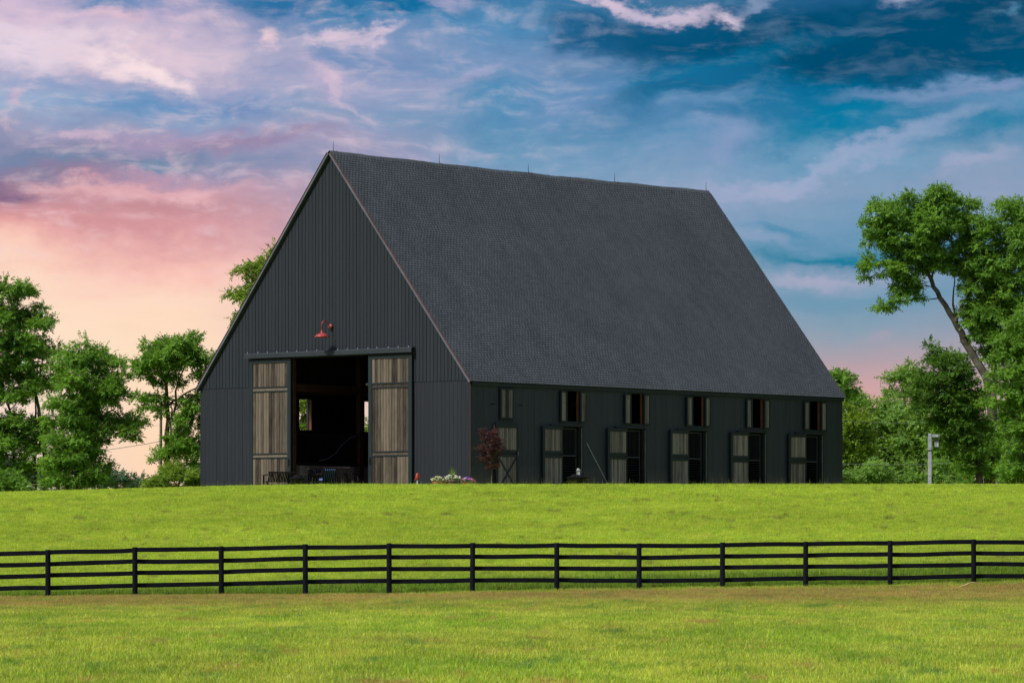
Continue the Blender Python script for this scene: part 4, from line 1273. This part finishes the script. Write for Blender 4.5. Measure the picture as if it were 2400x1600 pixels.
def leaves_mesh(name, clumps, n_spray, leaf, rg, mat, shape=(1, 1, .8), droop=0.35, nleaf=7, order=1.0):
    """pinnate sprays of folded leaflets, gathered in clumps and denser to the clump's skin"""
    C = np.array([[c.x, c.y, c.z] for c, r in clumps]); Rr = np.array([r for c, r in clumps])
    cnt = np.maximum(3, (n_spray * (Rr / Rr.mean()) ** 2).astype(int))
    idx = np.repeat(np.arange(len(C)), cnt); S = len(idx)
    d = rg.normal(0, 1, (S, 3)); d /= np.linalg.norm(d, axis=1)[:, None]
    d[:, 2] = np.where(d[:, 2] < -0.35, -d[:, 2] * 0.5, d[:, 2])
    # break each clump into lobes
    lobes = rg.normal(0, 1, (len(C), 5, 3)); lobes /= np.linalg.norm(lobes, axis=2)[:, :, None]
    lob = np.abs(np.einsum('sj,skj->sk', d, lobes[idx])).max(1)
    rad = Rr[idx] * (rg.uniform(0, 1, S) ** 0.5) * (0.55 + 0.55 * lob)
    p = C[idx] + d * rad[:, None] * np.array(shape)
    a = d * 0.75 + rg.normal(0, 0.45, (S, 3)); a[:, 2] -= droop
    a /= np.linalg.norm(a, axis=1)[:, None]
    n = rg.normal(0, 0.42, (S, 3)); n[:, 2] += 1.0
    b = np.cross(a, n); b /= (np.linalg.norm(b, axis=1)[:, None] + 1e-9)
    nn = np.cross(b, a)
    L = leaf * rg.uniform(1.7, 2.6, S)
    V = []; k2 = 0
    for j in range(nleaf):
        t = (j // 2 + 0.5) / (nleaf / 2.0); sgn = 1 if j % 2 else -1
        if j == nleaf - 1: t = 1.0; ang = rg.normal(0, .15, S)
        else: ang = sgn * rg.uniform(0.6, 1.2, S)
        dirv = a * np.cos(ang)[:, None] + b * np.sin(ang)[:, None] + nn * rg.normal(-.12, .22, S)[:, None]
        dirv /= np.linalg.norm(dirv, axis=1)[:, None]
        base = p + a * (L * t)[:, None]
        sd = np.cross(dirv, nn + rg.normal(0, .3, (S, 3))); sd /= (np.linalg.norm(sd, axis=1)[:, None] + 1e-9)
        ln = leaf * rg.uniform(.75, 1.25, S); wd = ln * rg.uniform(.25, .34, S)
        V.append(np.stack([base, base + dirv * (ln * .45)[:, None] + sd * wd[:, None], base + dirv * ln[:, None] - nn * (ln * .12)[:, None], base + dirv * (ln * .45)[:, None] - sd * wd[:, None]], 1))
    V = np.concatenate(V, 0).reshape(-1, 3)
    Q = np.arange(len(V)).reshape(-1, 4)
    return quads_mesh(name, V, Q, mat)

def branch(mb, p, q, r0, r1, rg, n=4, bend=0.12, sides=5):
    p = Vector(p); q = Vector(q); L = (q - p).length
    off = Vector(rg.normal(0, bend * L, 3)); off.z = abs(off.z) * .3 - 0.06 * L
    pts = []
    for i in range(n + 1):
        t = i / n
        pts.append(p.lerp(q, t) + off * math.sin(math.pi * t) * .8)
    mb.tube(pts, [r0 + (r1 - r0) * (i / n) for i in range(n + 1)], sides, cap=False)
    return pts

LEAF_TOTAL = [0]
DENS = 0.82
def tree(name, label, cat, D, base_px, polys, mat, trunks, seed, spacing=0.75, rc=0.62, sprays=60, leaf=0.12, group=None, bark='bark', extra_stems=(), droop=.35, depth=.85, shape=(1, 1, .8), twig=True, nleaf=7, holes=0.0):
    rg = np.random.default_rng(seed)
    b = at(base_px, 1130, D); bz = float(H(b.x, b.y))
    org = Vector((b.x, D, bz))
    root = thing(name, org, label, cat, group)
    cl = sample_clumps(polys, D, spacing * DENS, rg, depth=depth, holes=holes, seed=seed, emin=rc * 0.6)
    clumps = [(c - org, rc * rg.uniform(.7, 1.2) * (0.72 if e < .35 else 1.0)) for c, e in cl]
    mb = MB(); nodes = []
    for tr_ in trunks:                   # [(px, py, radius), ...]
        P_ = []
        for i, (x, y, r_) in enumerate(tr_):
            w = at(x, y, D) - org
            if i == 0 and y > 1120: w.z = -0.2
            w.y += rg.normal(0, .12)
            P_.append((w, r_))
        # smooth subdivision of the stem
        pts = [P_[0][0]]; rad = [P_[0][1]]
        for (p, r0), (q, r1) in zip(P_, P_[1:]):
            for t in (1 / 3, 2 / 3, 1):
                w = p.lerp(q, t)
                if t < 1: w += Vector(rg.normal(0, .025, 3))
                pts.append(w); rad.append(r0 + (r1 - r0) * t)
        mb.tube(pts, rad, 9, cap=False)
        for p, r_ in zip(pts[1:], rad[1:]): nodes.append((p, r_))
    order = sorted(range(len(clumps)), key=lambda i: min((clumps[i][0] - n_[0]).length for n_ in nodes))
    for i in order:
        c = clumps[i][0]
        best = None; bc = 1e9
        for p, r_ in nodes:
            dz = p.z - c.z
            cost = (p - c).length + (1.6 * dz if dz > 0 else 0) + (0.25 if r_ < .02 else 0)
            if cost < bc and (p - c).length > .15: bc = cost; best = (p, r_)
        p, r_ = best
        L = (p - c).length
        r0 = min(r_ * .8, .016 + .014 * L); r1 = max(.007, r0 * .5)
        pts = branch(mb, p, c, r0, r1, rg)
        for k, w in enumerate(pts[1:]): nodes.append((w, r0 + (r1 - r0) * (k + 1) / 4))
        if twig:
            for k in range(4):
                d = Vector(rg.normal(0, 1, 3)); d.normalize(); d.z = abs(d.z) * .7
                branch(mb, c, c + d * clumps[i][1] * .85, r1 * .8, .004, rg, 2, .1, 3)
    tr_me = mb.mesh('trunk', M[bark], True)
    place('trunk', tr_me, root)
    me = leaves_mesh('crown', clumps, sprays * (1.3 if D < 190 else 1.0), leaf * (.86 if D < 190 else 1.0), rg, M[mat], droop=droop, shape=shape, nleaf=nleaf)
    LEAF_TOTAL[0] += len(me.polygons)
    place('crown', me, root)
    return root

# left side
G_L = 'trees left of the barn'
tree('tree', 'tall dense leafy tree cut off by the left edge of the picture', 'tree', 168, 40,
     [[(-180, 700), (-90, 640), (-20, 650), (45, 655), (92, 668), (96, 702), (132, 728), (134, 762), (112, 790), (140, 815), (160, 870), (140, 930), (60, 960), (-60, 960), (-180, 940)],
      [(-150, 960), (60, 965), (130, 960), (118, 1040), (96, 1100), (60, 1150), (-20, 1165), (-150, 1165)]],
     'leaf_mid', [[(107, 1160, .11), (104, 1060, .085), (92, 960, .07), (70, 850, .05), (60, 740, .03)], [(40, 1160, .07), (30, 1000, .055), (0, 880, .04), (-40, 760, .02)],
                  [(84, 1160, .06), (84, 1020, .05), (80, 930, .035), (110, 800, .02)]], 101, spacing=.62, rc=.50, sprays=68, group=G_L, holes=.04)
tree('tree', 'broad rounded green tree with a branch hanging over the gap, left of the slim tree', 'tree', 160, 190,
     [[(112, 850), (150, 805), (205, 797), (240, 802), (262, 832), (298, 826), (308, 852), (312, 905), (316, 935), (290, 960), (250, 980), (265, 1010), (262, 1040), (232, 1060), (262, 1085), (268, 1120), (240, 1150), (120, 1155), (100, 1110), (105, 1050), (110, 950), (98, 890)],
      [(262, 985), (300, 960), (330, 988), (318, 1004), (320, 1050), (304, 1054), (292, 1030), (270, 1015)]],
     'leaf_mid', [[(185, 1150, .13), (182, 1080, .11), (176, 1000, .09), (190, 920, .07), (205, 850, .04)], [(160, 1150, .08), (150, 1040, .06), (140, 940, .04)],
                  [(182, 1080, .06), (215, 990, .045), (262, 960, .03), (290, 985, .02)]], 102, spacing=.62, rc=.50, sprays=68, group=G_L, holes=.09)
tree('tree', 'slim upright tree with see-through crown standing just left of the barn', 'tree', 156, 391,
     [[(328, 808), (345, 790), (400, 782), (455, 786), (475, 805), (474, 840), (450, 880), (420, 905), (380, 900), (345, 890), (335, 860)],
      [(308, 862), (330, 850), (345, 872), (330, 880)],
      [(470, 835), (500, 830), (505, 850), (490, 900), (470, 930), (455, 900)],
      [(318, 935), (345, 915), (380, 930), (375, 962), (345, 960), (325, 955)],
      [(430, 930), (480, 930), (490, 1000), (455, 990), (430, 970)],
      [(355, 990), (385, 965), (440, 970), (450, 1020), (400, 1040), (360, 1020)],
      [(345, 1050), (370, 1030), (450, 1020), (480, 1040), (478, 1080), (440, 1085), (400, 1080), (352, 1085)]],
     'leaf_mid', [[(391, 1150, .13), (392, 1050, .10), (391, 950, .08), (393, 870, .05), (400, 805, .03)], [(392, 1010, .06), (410, 960, .05), (416, 900, .035), (440, 840, .02)],
                  [(394, 950, .05), (430, 925, .035), (470, 905, .02)], [(400, 1050, .04), (404, 960, .03), (402, 930, .02)]], 103, spacing=.52, rc=.38, sprays=50, group=G_L, holes=.22, leaf=.115)
tree('tree', 'light green tree rising behind the left roof edge of the barn', 'tree', 182, 690,
     [[(534, 760), (540, 700), (556, 640), (580, 602), (614, 592), (646, 566), (720, 600), (830, 680), (845, 800), (820, 960), (700, 1040), (600, 1040), (575, 900), (545, 790)]],
     'leaf_bright', [[(690, 1150, .20), (690, 1000, .15), (680, 850, .10), (660, 700, .05)], [(690, 980, .08), (620, 860, .06), (585, 720, .03)]], 104, spacing=.72, rc=.55, sprays=66, leaf=.13, holes=.12)
tree('tree', 'low green tree behind the barn seen through its second far window', 'tree', 190, 880,
     [[(840, 985), (880, 975), (930, 980), (950, 1130), (830, 1130)]], 'leaf_bright', [[(880, 1140, .1), (880, 1030, .05)]], 105, spacing=.8, sprays=50, leaf=.13)
G_F = 'distant trees on the left skyline'
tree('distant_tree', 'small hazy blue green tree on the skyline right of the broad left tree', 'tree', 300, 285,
     [[(240, 1112), (256, 1098), (275, 1110), (300, 1106), (312, 1122), (300, 1150), (240, 1150)]], 'leaf_haze', [[(270, 1160, .15), (272, 1125, .08)]], 111, spacing=1.0, rc=.8, sprays=60, leaf=.2, group=G_F, twig=False)
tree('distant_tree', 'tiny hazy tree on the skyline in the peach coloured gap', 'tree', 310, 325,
     [[(306, 1128), (318, 1118), (336, 1124), (340, 1150), (305, 1150)]], 'leaf_haze', [[(322, 1160, .12), (322, 1135, .06)]], 112, spacing=.9, rc=.6, sprays=50, leaf=.2, group=G_F, twig=False)
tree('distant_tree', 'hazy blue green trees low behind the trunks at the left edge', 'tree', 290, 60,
     [[(-80, 1070), (-20, 1060), (60, 1080), (150, 1095), (235, 1110), (235, 1160), (-80, 1160)]], 'leaf_haze', [[(60, 1160, .15), (60, 1110, .08)]], 113, spacing=1.15, rc=.95, sprays=60, leaf=.22, group=G_F, twig=False)
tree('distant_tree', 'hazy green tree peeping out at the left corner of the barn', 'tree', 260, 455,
     [[(425, 1100), (445, 1085), (475, 1078), (500, 1090), (500, 1140), (425, 1140)]], 'leaf_haze', [[(460, 1150, .12), (460, 1110, .06)]], 114, spacing=.95, rc=.8, sprays=60, leaf=.18, group=G_F, twig=False)
G_B = 'bushes at the foot of the left trees'
tree('bush', 'bright yellow green bush between the slim tree and the barn', 'bush', 153, 425,
     [[(372, 1112), (395, 1085), (425, 1092), (452, 1105), (468, 1112), (466, 1140), (372, 1140)]], 'leaf_bright', [[(420, 1150, .05), (420, 1118, .03)]], 121, spacing=.42, rc=.34, sprays=60, leaf=.085, group=G_B)
tree('bush', 'low green bush at the foot of the slim tree', 'bush', 151.5, 368,
     [[(344, 1125), (358, 1112), (382, 1112), (392, 1125), (390, 1145), (344, 1145)]], 'leaf_bright', [[(368, 1150, .04), (368, 1128, .02)]], 122, spacing=.36, rc=.28, sprays=50, leaf=.08, group=G_B)
tree('bush', 'rounded green bush in the lower left corner of the picture', 'bush', 150, 30,
     [[(-60, 1110), (0, 1105), (50, 1112), (78, 1135), (80, 1165), (-60, 1165)]], 'leaf_mid', [[(30, 1170, .05), (30, 1130, .03)]], 123, spacing=.45, rc=.38, sprays=60, leaf=.09, group=G_B)


# right side: the big walnut
tree('tree', 'tallest tree on the right with pale leaning trunk and open spreading crown', 'tree', 165, 2325,
     [[(2010, 522), (2036, 474), (2082, 458), (2120, 440), (2158, 446), (2176, 430), (2206, 436), (2246, 444), (2268, 500), (2268, 600), (2235, 655), (2190, 655), (2150, 640), (2112, 625), (2060, 600), (2026, 570)],
      [(2004, 636), (2016, 606), (2056, 596), (2112, 606), (2140, 640), (2128, 668), (2090, 654), (2050, 640), (2020, 660)],
      [(2090, 640), (2140, 645), (2170, 668), (2130, 690), (2096, 676)],
      [(2052, 724), (2062, 712), (2100, 690), (2140, 672), (2150, 700), (2110, 716), (2078, 730)],
      [(2246, 452), (2278, 456), (2302, 476), (2318, 505), (2336, 456), (2375, 462), (2440, 475), (2500, 560), (2490, 700), (2400, 745), (2345, 760), (2285, 770), (2252, 700), (2236, 640)],
      [(2262, 700), (2330, 705), (2400, 745), (2400, 840), (2335, 870), (2295, 830), (2250, 760)],
      [(2265, 985), (2340, 960), (2352, 1000), (2354, 1130), (2300, 1145), (2240, 1140), (2252, 1050)]],
     'leaf_mid', [[(2318, 1150, .26), (2322, 1060, .23), (2325, 940, .20), (2310, 883, .175), (2259, 797, .145), (2236, 750, .125), (2202, 698, .10), (2183, 656, .085), (2164, 618, .06), (2130, 560, .03)],
                  [(2238, 756, .075), (2252, 722, .065), (2268, 694, .055), (2290, 640, .035), (2300, 560, .02)],
                  [(2240, 745, .05), (2234, 700, .035), (2236, 640, .02)],
                  [(2183, 656, .05), (2190, 600, .035), (2200, 520, .02)],
                  [(2325, 950, .13), (2335, 800, .10), (2345, 680, .075), (2360, 560, .04)]], 201, spacing=.52, rc=.42, sprays=56, leaf=.115, holes=.13, bark='bark_pale', group='big trees at the right edge', droop=.45)
tree('tree', 'dense dark green tree spreading low under the leaning trunk on the right', 'tree', 160, 2290,
     [[(2148, 812), (2178, 808), (2225, 806), (2260, 825), (2292, 885), (2312, 950), (2325, 1040), (2310, 1100), (2260, 1110), (2235, 1060), (2190, 1020), (2165, 985), (2128, 955), (2122, 925), (2140, 895), (2160, 860)]],
     'leaf_dark', [[(2300, 1150, .16), (2290, 1050, .12), (2270, 960, .08), (2230, 880, .04)]], 202, spacing=.56, rc=.46, sprays=74, holes=.12, leaf=.105, group='big trees at the right edge')
tree('tree', 'leafy tree at the right edge with brighter boughs in front of the tall trunk', 'tree', 154, 2410,
     [[(2300, 900), (2335, 760), (2400, 715), (2500, 700), (2560, 900), (2500, 1050), (2420, 1080), (2360, 1010), (2310, 950)],
      [(2350, 1000), (2420, 1070), (2500, 1060), (2500, 1150), (2350, 1150)]],
     'leaf_mid', [[(2400, 1150, .17), (2400, 1000, .12), (2410, 850, .07), (2430, 760, .04)]], 203, spacing=.58, rc=.46, sprays=72, holes=.12, leaf=.11, group='big trees at the right edge')
G_R = 'wood edge right of the barn'
tree('tree', 'pale green tree top poking out left of the dark tree on the right', 'tree', 205, 2120,
     [[(2076, 880), (2100, 862), (2130, 852), (2165, 862), (2170, 930), (2120, 935), (2086, 932)]], 'leaf_soft', [[(2120, 1150, .12), (2125, 1000, .09), (2115, 900, .05)]], 211, spacing=.8, rc=.52, sprays=52, leaf=.13, group=G_R)
tree('tree', 'rounded green tree top showing above the low corner of the barn roof', 'tree', 200, 1940,
     [[(1900, 890), (1935, 868), (1965, 868), (1992, 890), (2000, 918), (1985, 945), (1930, 950), (1900, 930)]], 'leaf_mid', [[(1940, 1150, .15), (1940, 1000, .1), (1945, 900, .06)]], 212, spacing=.7, rc=.6, sprays=78, leaf=.13, group=G_R)
tree('tree', 'darker tree in the wood edge close beside the barn wall', 'tree', 222, 1990,
     [[(1935, 930), (1975, 920), (2015, 922), (2032, 942), (2030, 1010), (1935, 1010)], [(2038, 950), (2044, 930), (2056, 926), (2064, 942), (2062, 960)]], 'leaf_mid', [[(1990, 1150, .15), (1990, 960, .08)]], 213, spacing=.8, rc=.62, sprays=84, leaf=.14, group=G_R)
row = [(1968, [(1915, 975), (1950, 955), (2000, 950), (2030, 975), (2035, 1060), (2030, 1150), (1915, 1150)], 'leaf_bright', 196, 'bright green tree of the wood edge touching the barn wall'),
       (2060, [(2010, 980), (2040, 950), (2085, 942), (2115, 965), (2125, 1060), (2120, 1150), (2010, 1150)], 'leaf_soft', 200, 'middle pale green tree of the wood edge left of the lamp post'),
       (2150, [(2095, 960), (2125, 938), (2165, 950), (2200, 985), (2215, 1060), (2210, 1150), (2100, 1150)], 'leaf_soft', 198, 'green tree of the wood edge directly behind the lamp post'),
       (2235, [(2185, 985), (2230, 975), (2275, 1010), (2290, 1080), (2285, 1150), (2190, 1150)], 'leaf_mid', 194, 'green tree of the wood edge just right of the lamp post')]
for i_, (bx_, poly, mt, D_, lb) in enumerate(row):
    tree('tree', lb, 'tree', D_, bx_, [poly], mt, [[(bx_, 1155, .14), (bx_ + 3, 1050, .09), (bx_ - 4, 985, .05)]], 220 + i_, spacing=.72, rc=.64, sprays=80, leaf=.15, group=G_R, depth=.7)
for i_, (bx_, poly, lb) in enumerate([(2000, [(1925, 1105), (1950, 1075), (1985, 1105), (2030, 1090), (2060, 1060), (2090, 1100), (2110, 1100), (2110, 1155), (1925, 1155)], 'low bright undergrowth at the foot of the wood edge left of the lamp post'),
                                      (2180, [(2110, 1105), (2135, 1085), (2160, 1110), (2200, 1075), (2230, 1100), (2260, 1105), (2260, 1155), (2110, 1155)], 'low green undergrowth behind the base of the lamp post')]):
    tree('bush', lb, 'bush', 186, bx_, [poly], 'leaf_soft', [[(bx_, 1155, .06), (bx_, 1110, .04)]], 230 + i_, spacing=.62, rc=.5, sprays=80, leaf=.11, group='undergrowth along the wood edge', depth=.6)
tree('distant_tree', 'hazy blue green tree mass in the background at the right edge', 'tree', 235, 2420,
     [[(2330, 960), (2400, 900), (2500, 940), (2500, 1150), (2320, 1150)]], 'leaf_haze', [[(2400, 1160, .2), (2410, 1000, .1)]], 240, spacing=1.0, rc=.85, sprays=80, leaf=.18, twig=False)

# japanese maple by the first stable door
tree('japanese_maple', 'small burgundy leaved maple in front of the first stable door', 'tree', 140.9, 1152,
     [[(1120, 1012), (1132, 1002), (1150, 1006), (1158, 1003), (1172, 1018), (1182, 1040), (1180, 1062), (1170, 1082), (1150, 1084), (1132, 1086), (1118, 1076), (1122, 1060), (1112, 1050), (1128, 1046), (1128, 1030)],
      [(1140, 1088), (1165, 1086), (1168, 1096), (1142, 1098)]],
     'leaf_maple', [[(1154, 1145, .030), (1153, 1110, .026), (1155, 1085, .022), (1150, 1050, .014), (1146, 1020, .007)], [(1154, 1090, .014), (1166, 1060, .009), (1170, 1040, .005)], [(1154, 1088, .012), (1136, 1064, .007)]],
     301, spacing=.15, rc=.125, sprays=26, leaf=.034, bark='bark_pale', droop=.15, depth=.42, shape=(1.15, 1.15, .45), nleaf=5)
# pale hosta at the far right corner of the barn
b = at(1979, 1133, 158.0); b.z = float(H(b.x, b.y))
ho = thing('hosta_plant', b, 'small yellow and white variegated plant at the far right corner of the barn', 'plant')
hv = MB()
for k in range(46):
    a = RNG.uniform(0, 6.283); L = RNG.uniform(.12, .26); e = RNG.uniform(.3, 1.1)
    d = Vector((math.cos(a) * math.cos(e), math.sin(a) * math.cos(e), math.sin(e))) * L; s = Vector((-math.sin(a), math.cos(a), 0)) * .035
    hv.poly([Vector((0, 0, .02)), d * .6 + s, d - Vector((0, 0, .03)), d * .6 - s])
hv.build('leaves', M['petal_cream'], ho)

print('leaf quads', LEAF_TOTAL[0], 'objects', len(SC.objects))
